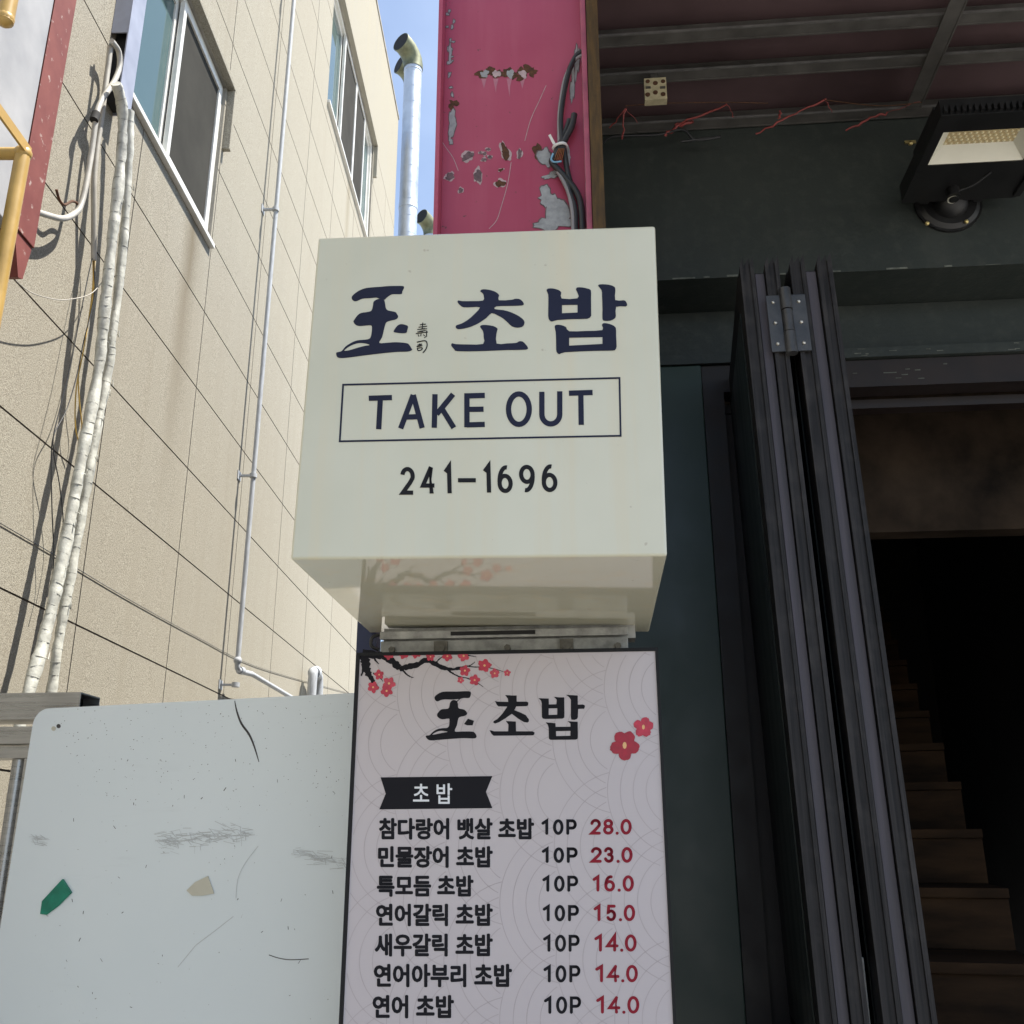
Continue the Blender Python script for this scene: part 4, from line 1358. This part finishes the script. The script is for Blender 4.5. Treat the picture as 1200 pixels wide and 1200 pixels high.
# ------------------------------------------------------------------ canopy over the shop front
cp = thing('canopy', 'maroon metal canopy soffit on grey steel angles above the doorway', 'canopy', W('R', 1.5, 2.6, ZCEIL))
cu_a, cu_b = bu1 + .003, 4.3
MB().box('R', cu_a, cu_b, .9, 3.195, ZCEIL + .075, ZCEIL + .12).build('deck', M['maroon'], cp)
def angle(u_a, u_b, v, wdt=.042, h=.05):
    mb = MB()
    mb.box('R', u_a, u_b, v - wdt, v, ZCEIL, ZCEIL + .006)
    mb.box('R', u_a, u_b, v, v + .006, ZCEIL - .002, ZCEIL + h + .02, 0)
    mb.box('R', u_a, u_b, v - wdt - .0045, v - wdt - .0005, ZCEIL - .001, ZCEIL + .008, 1)
    return mb.build('beam', [M['angle'], M['angle_edge']], cp)
for v in (3.185, 2.925, 2.745, 2.30, 1.85, 1.4, .95):
    angle(cu_a, cu_b, v)
for uu in (1.20, 2.4, 3.6):
    mb = MB()
    mb.box('R', uu, uu + .05, .95, 3.13, ZCEIL - .008, ZCEIL - .002)
    mb.box('R', uu + .0505, uu + .056, .95, 3.13, ZCEIL - .010, ZCEIL - .0015)
    mb.build('cross_beam', M['angle'], cp)
MB().box('R', cu_a, cu_b, .86, .899, ZCEIL - .05, ZCEIL + .16).build('fascia', M['maroon'], cp)
# red plastic strips caught on the ledger
rst = random.Random(21)
def strip(pths, label, wire=None):
    mb = MB()
    for pth, wd_ in pths:
        pts = [HW('R', 1, q[2], q[0], q[1]) for q in pth]
        sub = []
        for a, b in zip(pts[:-1], pts[1:]):
            for q in range(6):
                sub.append(a.lerp(b, q / 6) + Vector((rst.uniform(-1, 1), rst.uniform(-1, 1), rst.uniform(-1, 1) - .8 * math.sin(math.pi * q / 6))) * .0045)
        sub.append(pts[-1])
        ph = rst.uniform(0, 6)
        mb.tube(sub, wd_ * .36, 7, 0, True, lambda i, k: .45 + .55 * abs(math.cos(k * 2 * math.pi / 7 / 2 * 2 + ph + i * .5)))
    o = single('plastic_strip', label, 'strip', mb, M['tie_red'], 'red plastic strips tied to the canopy ledger')
    return o
strip([([(715, 150, 3.11), (733, 127, 3.05)], .007), ([(733, 127, 3.05), (729, 163, 3.13)], .011), ([(733, 127, 3.05), (747, 144, 3.1)], .004)], 'forked red plastic strip nearest the brown upright')
strip([([(780, 158, 3.13), (797, 145, 3.12)], .02), ([(797, 145, 3.11), (852, 122, 3.05)], .012), ([(792, 146, 3.12), (812, 142, 3.115)], .022), ([(852, 122, 3.05), (860, 137, 3.1)], .004)], 'wide crumpled red plastic strip, second from the brown upright')
strip([([(884, 158, 3.13), (925, 136, 3.08), (968, 116, 3.05)], .011), ([(913, 138, 3.09), (914, 130, 3.07)], .012), ([(968, 116, 3.05), (975, 132, 3.1)], .004)], 'long straight red plastic strip midway along the ledger')
strip([([(991, 153, 3.13), (1020, 138, 3.09), (1040, 131, 3.07)], .013), ([(1040, 131, 3.07), (1078, 119, 3.05)], .003)], 'short red plastic strip left of the cross beam')
strip([([(1161, 133, 3.13), (1185, 121, 3.08), (1205, 113, 3.05)], .012)], 'red plastic strip above the floodlight fins')
mb = MB().tube(cr([HW('R', 1, v_, x_, y_) for x_, y_, v_ in ((706, 168, 3.15), (720, 160, 3.13), (770, 158, 3.13), (800, 152, 3.12), (815, 164, 3.13), (845, 160, 3.13), (798, 166, 3.13))], 6), .005, 7)
single('ledger_cable', 'black cable lying along the wall ledger under the canopy', 'cable', mb, M['cable'])
mb = MB().tube(cr([HW('R', 1, 3.0, x_, y_) for x_, y_ in ((733, 124), (780, 121), (850, 120), (900, 121))], 5), .0018, 6)
mb.tube(cr([HW('R', 1, 3.0, x_, y_) for x_, y_ in ((966, 117), (1030, 124), (1080, 120))], 5), .0018, 6)
single('thin_wire', 'thin brown wire strung between the plastic strips under the canopy', 'wire', mb, M['rust'])
# ceramic terminal plate on the canopy beam
tp = thing('terminal_plate', 'cream square terminal plate with six dark holes fixed to a canopy beam', 'terminal plate', HW('R', 1, 2.86, 768, 116))
VT = 2.86
q0, q1 = hit('R', 1, VT, 754.5, 92), hit('R', 1, VT, 782, 115.5)
mb = MB().box('R', q0.x, q1.x, VT, VT + .03, q1.z, q0.z)
for x_, y_, r_ in ((759, 95.5, .0075), (768, 97.5, .0085), (777, 95.5, .0075), (759, 111, .0085), (768, 108.5, .0085), (777, 110.5, .0085)):
    c = hit('R', 1, VT, x_, y_)
    mb.cyl(W('R', c.x, VT - .002, c.z), W('R', c.x, VT + .004, c.z), r_, 14, 1)
for x_ in (759.5, 776.5):
    c = hit('R', 1, VT, x_, 103)
    mb.box('R', c.x - .009, c.x + .009, VT - .004, VT - .0005, c.z - .004, c.z + .004, 2)
mb.build('plate', [M['plate'], M['rust'], M['bolt']], tp)
mb = MB().box('R', (q0.x + q1.x) / 2 - .012, (q0.x + q1.x) / 2 + .012, VT + .0305, 2.885, q1.z + .01, ZCEIL + .02)
mb.build('hanger', M['angle'], tp)

# ------------------------------------------------------------------ floodlight
fl = thing('floodlight', 'black finned LED floodlight aimed down from a round wall base', 'lamp', W('R', 1.32, VWALL, 3.70))
zf = 3.70
fu0, fu1, fv0, fv1 = 1.125, 1.535, 2.665, 3.13
lu0, lu1, lv0, lv1 = hit('R', 2, zf, 1087, 194).x, hit('R', 2, zf, 1198, 190).x, hit('R', 2, zf, 1111, 155).y, hit('R', 2, zf, 1086, 194.5).y
mb = MB()
# bezel ring with opening
mb.box('R', fu0, lu0, fv0, lv1 + .03, zf, zf + .06)
mb.box('R', lu1, fu1, fv0, lv1 + .03, zf, zf + .06)
mb.box('R', lu0, lu1, fv0, lv0, zf, zf + .06)
mb.box('R', lu0, lu1, lv1, lv1 + .03, zf, zf + .06)
mb.box('R', fu0, fu1, lv0 - .03, lv1 + .02, zf + .0605, zf + .075)
mb.box('R', fu0 + .012, fu1 - .012, lv1 + .032, fv1, zf + .012, zf + .085)
for k in range(2):
    mb.box('R', fu0 + .004 + k * (fu1 - fu0 - .03), fu0 + .026 + k * (fu1 - fu0 - .03), lv1 + .034, fv1 - .02, zf + .002, zf + .0115)
for k in range(22):
    uu = fu0 + .01 + k * (fu1 - fu0 - .02) / 21
    mb.box('R', uu - .0045, uu + .0045, fv0 - .016, fv0 - .001, zf + .004, zf + .028)
mb.build('housing', M['lamp_black'], fl)
mb = MB()
iu0, iu1, iv0, iv1, zi = lu0 + .042, lu1 - .042, lv0 + .012, lv1 - .045, zf + .045
A_ = [W('R', lu0, lv0, zf + .004), W('R', lu1, lv0, zf + .004), W('R', lu1, lv1, zf + .004), W('R', lu0, lv1, zf + .004)]
B_ = [W('R', iu0, iv0, zi), W('R', iu1, iv0, zi), W('R', iu1, iv1, zi), W('R', iu0, iv1, zi)]
mb.add(A_ + B_, [(0, 1, 5, 4), (1, 2, 6, 5), (2, 3, 7, 6), (3, 0, 4, 7)], 0)
mb.add(B_, [(0, 1, 2, 3)], 1)
for i in range(12):
    for j in range(7):
        uu = iu0 + (iu1 - iu0) * (i + .5 + (.25 if j % 2 else -.25)) / 12
        vv_ = iv0 + (iv1 - iv0) * (j + .5) / 7
        mb.ball(W('R', uu, vv_, zi - .001), .0055, 8, 4, 2, (1, 1, .6))
mb.build('reflector', [M['reflector'], M['led'], M['led_dot']], fl)
bc = hit('R', 1, VWALL, 1110, 240)
mb = MB()
mb.cyl(W('R', bc.x, VWALL - .012, bc.z), W('R', bc.x, VWALL - .0005, bc.z), .118, 36)
mb.cyl(W('R', bc.x, VWALL - .024, bc.z), W('R', bc.x, VWALL - .0125, bc.z), .095, 36, 0, .110)
mb.ball(W('R', bc.x, VWALL - .02, bc.z - .012), .062, 20, 12, 0)
mb.build('wall_base', M['lamp_black'], fl)
mb = MB()
mb.cyl(W('R', bc.x, VWALL - .05, bc.z + .02), W('R', bc.x, 3.10, zf + .03), .022, 14)
mb.build('arm', M['lamp_black'], fl)
for du in (-.0925, .0925):
    MB().box('R', bc.x + du - .0175, bc.x + du + .0175, 3.10, VWALL - .025, bc.z - .012, bc.z + .006).build('clamp', M['lamp_black'], fl, bevel=.003)
sc_ = hit('R', 2, zf - .004, 1117, 226)
mb = MB()
mb.cyl(W('R', sc_.x, sc_.y, zf - .02), W('R', sc_.x, sc_.y, zf + .012), .021, 16)
mb.build('sensor', M['lamp_black'], fl)
mb = MB().cyl(W('R', sc_.x, sc_.y + .012, zf - .026), W('R', sc_.x, sc_.y + .012, zf - .0205), .018, 16)
mb.cyl(W('R', sc_.x, sc_.y + .003, zf - .032), W('R', sc_.x, sc_.y + .003, zf - .0265), .016, 16, 1)
mb.build('sensor_cap', [M['reflector'], M['lamp_black']], fl)
for x_, y_ in ((1087, 261), (1133, 259)):
    c = hit('R', 1, VWALL - .03, x_, y_)
    MB().ball(W('R', c.x, VWALL - .026, c.z), .008, 10, 6).build('base_bolt', M['brass'], fl)
c = hit('R', 2, zf, 1067, 168)
mb = MB().tube(cr([W('R', sc_.x + .012, sc_.y - .01, zf - .006), W('R', sc_.x + .06, sc_.y - .04, zf - .002), W('R', sc_.x + .10, sc_.y - .085, zf + .012)], 5), .0035, 7)
mb.build('lead', M['cable'], fl)
c = hit('R', 1, VWALL - .004, 1067, 168)
mb = MB().ball(W('R', c.x, VWALL - .004, c.z), .009, 10, 6)
mb.box('R', c.x - .02, c.x + .02, VWALL - .006, VWALL - .001, c.z, c.z + .012)
single('wall_screw', 'bright screw with rusty washer in the green wall beside the floodlight', 'screw', mb, M['brass'])

# ------------------------------------------------------------------ white sheet board and stainless gate at lower left
VBD = 2.5
a_ = hit('R', 1, VBD, 416, 812)
zbd = a_.z
b_ = hit('R', 2, zbd, 60, 830)
pr_, pl_ = Vector((a_.x, a_.y)), Vector((b_.x, b_.y))
dr = (pl_ - pr_).normalized()
lft = pl_ + dr * .055
rgt = pr_ - dr * .30
def BD(s_, z, off=0):
    """point on the board plane; s_ = metres from its right end; off = towards the viewer"""
    p = rgt + dr * s_
    nrm = Vector((-dr.y, dr.x)) * (1 if (-dr.y * 0 + dr.x * -1) > 0 else -1)
    if nrm.y > 0:
        nrm = -nrm
    return W('R', p.x + nrm.x * off, p.y + nrm.y * off, z)
Lb = (lft - rgt).length
def board_hit(x, y):
    best = None
    d = rt * ((x - 600) / F_PX) - up * ((y - 600) / F_PX) + fw
    p0 = BD(0, 0)
    n_ = (BD(1, 0) - p0).cross(Vector((0, 0, 1)))
    t_ = (p0 - CAM).dot(n_) / d.dot(n_)
    p = CAM + d * t_
    return (p - p0).dot((BD(1, 0) - p0)), p.z
rad = .045
outl = [(0, .12), (0, zbd)] + [(Lb - rad + rad * math.sin(R(a)), zbd - rad + rad * math.cos(R(a))) for a in range(0, 91, 9)] + [(Lb + .03, .12)]
mb = MB()
n_ = len(outl)
mb.add([BD(s_, z, .0) for s_, z in outl], [tuple(range(n_))], 0)
mb.add([BD(s_, z, -.004) for s_, z in outl], [tuple(range(n_))[::-1]], 0)
mb.add([BD(s_, z, .0) for s_, z in outl] + [BD(s_, z, -.004) for s_, z in outl], [(i, (i + 1) % n_, n_ + (i + 1) % n_, n_ + i) for i in range(n_)], 1)
class BInk(Ink):
    def P(s, x, y, dz=0.0):
        a, b = board_hit(x, y)
        return BD(a, b, .0006 + dz)
ink = BInk(mb, 0)
Z8 = lambda p: zt(p, 0, 780, 1200 / 430)
ink.stroke(Z8(smooth2([(768, 115), (775, 150), (790, 190), (815, 225), (832, 265), (847, 315)], 4, False)), 1.6, 2, wf=lambda q: .5 + 1.1 * math.sin(3.14 * q))
ink.stroke(Z8(smooth2([(880, 946), (910, 956), (950, 962), (1010, 959)], 4, False)), 1.0, 2)
ink.stroke(Z8([(582, 986), (640, 915), (700, 870), (764, 820)]), .7, 3)
ink.stroke(Z8(smooth2([(845, 590), (800, 650), (778, 700), (772, 760)], 4, False)), .6, 3)
rn2 = random.Random(9)
def scuff(x0, y0, x1, y1, th, n):
    for _ in range(n):
        q = rn2.random()
        cx, cy = x0 + (x1 - x0) * q, y0 + (y1 - y0) * q + rn2.gauss(0, th)
        l = rn2.uniform(6, 26)
        an = rn2.uniform(-.5, .5) + (1.1 if rn2.random() < .3 else 0)
        ink.stroke(Z8([(cx - l * math.cos(an), cy - l * math.sin(an) * .5), (cx + l * math.cos(an), cy + l * math.sin(an) * .5)]), rn2.uniform(.25, .7), 3)
scuff(520, 575, 820, 548, 15, 170)
scuff(960, 612, 1130, 650, 9, 70)
scuff(110, 572, 150, 575, 7, 22)
for _ in range(240):
    x_, y_ = rn2.uniform(190, 1150), min(1100, 130 + abs(rn2.gauss(0, 190)))
    r_ = rn2.uniform(.2, .55)
    if y_ > 115 + (1150 - x_) * .03:
        ink.disc(Z8([(x_, y_)])[0], r_, 2, 0, 6)
for _ in range(40):
    x_, y_ = rn2.uniform(120, 1100), rn2.uniform(300, 1150)
    ink.stroke(Z8([(x_, y_), (x_ + rn2.uniform(-8, 8), y_ + rn2.uniform(2, 12))]), rn2.uniform(.4, .8), 2)
ink.disc(Z8([(192, 198)])[0], 2.6, 2, 0, 9)
ink.disc(Z8([(176, 206)])[0], 2.8, 4, 0, 9)
bo = mb.build('sheet_board', [M['board'], M['rust_edge'], M['scratch'], M['scuff'], M['beige_tape']])
tag(recentre(bo), 'white painted sheet steel board with rust specks left of the menu board', 'board')
mb = MB()
ink = BInk(mb, 0)
ink.lift = .002
gt = Z8([(210, 698), (238, 742), (195, 785), (155, 815), (134, 812), (140, 770)])
base = [board_hit(x_, y_) for x_, y_ in gt]
mb.add([BD(a, b, .0035 + (.004 if i in (0, 1) else 0)) for i, (a, b) in enumerate(base)] + [BD(a, b, .0012) for a, b in base],
       [(0, 1, 2, 3, 4, 5), (11, 10, 9, 8, 7, 6)] + [(i, (i + 1) % 6, 6 + (i + 1) % 6, 6 + i) for i in range(6)])
single('green_tape_scrap', 'scrap of green cloth tape stuck low on the white board', 'tape', mb, M['green_tape'])
mb = MB()
base = [board_hit(x_, y_) for x_, y_ in Z8([(612, 735), (640, 708), (682, 688), (702, 745), (665, 752), (630, 752)])]
mb.add([BD(a, b, .0030) for a, b in base] + [BD(a, b, .0012) for a, b in base],
       [(0, 1, 2, 3, 4, 5), (11, 10, 9, 8, 7, 6)] + [(i, (i + 1) % 6, 6 + (i + 1) % 6, 6 + i) for i in range(6)])
single('beige_tape_scrap', 'small scrap of old beige tape near the middle of the white board', 'tape', mb, M['beige_tape'])

gt_ = thing('steel_gate', 'stainless steel tube gate behind the left edge of the white board', 'gate', W('R', -1.8, 2.7, 0))
VG = 2.86
g0 = hit('R', 1, VG, 95, 811)
g1 = hit('R', 1, VG, 20, 843)
gx = g0.x
def hollow(u_l, u_r, v_, z_b, z_t, dep, name):
    th = .004
    mb = MB()
    mb.box('R', u_l, u_r, v_, v_ + th, z_b, z_t)
    mb.box('R', u_l, u_r, v_ + dep - th, v_ + dep, z_b, z_t)
    mb.box('R', u_l, u_r, v_ + th, v_ + dep - th, z_t - th, z_t)
    mb.box('R', u_l, u_r, v_ + th, v_ + dep - th, z_b, z_b + th)
    mb.box('R', u_l, u_r - .05, v_ + th + .002, v_ + dep - th - .002, z_b + th + .002, z_t - th - .002, 1)
    return mb.build(name, [M['stainless'], M['dark']], gt_)
hollow(-3.2, gx, VG, g1.z, g0.z, .12, 'top_rail')
g2, g3 = hit('R', 1, VG, 20, 851), hit('R', 1, VG, 20, 871)
hollow(-3.2, hit('R', 1, VG, 38, 860).x, VG + .01, g3.z, g2.z, .09, 'rail')
g2, g3 = hit('R', 1, VG, 20, 874), hit('R', 1, VG, 20, 888)
hollow(-3.2, hit('R', 1, VG, 30, 880).x, VG + .015, g3.z, g2.z, .07, 'lower_rail')
for px in (11, -40, -90):
    c = hit('R', 1, VG, px, 900)
    MB().cyl(W('R', c.x, VG + .05, .05), W('R', c.x, VG + .05, g3.z - .002), .021, 16).build('bar', M['stainless'], gt_)
c = hit('R', 1, VG, 33, 900)
MB().box('R', c.x - .018, c.x + .022, VG + .005, VG + .055, 0, g3.z - .002).build('stile', M['stainless'], gt_)
MB().box('R', hit('R', 1, VG, 40, 860).x, hit('R', 1, VG, 44, 860).x + .01, VG + .005, VG + .04, g3.z - .1, g1.z - .004).build('hinge_plate', M['dirty_alu'], gt_)
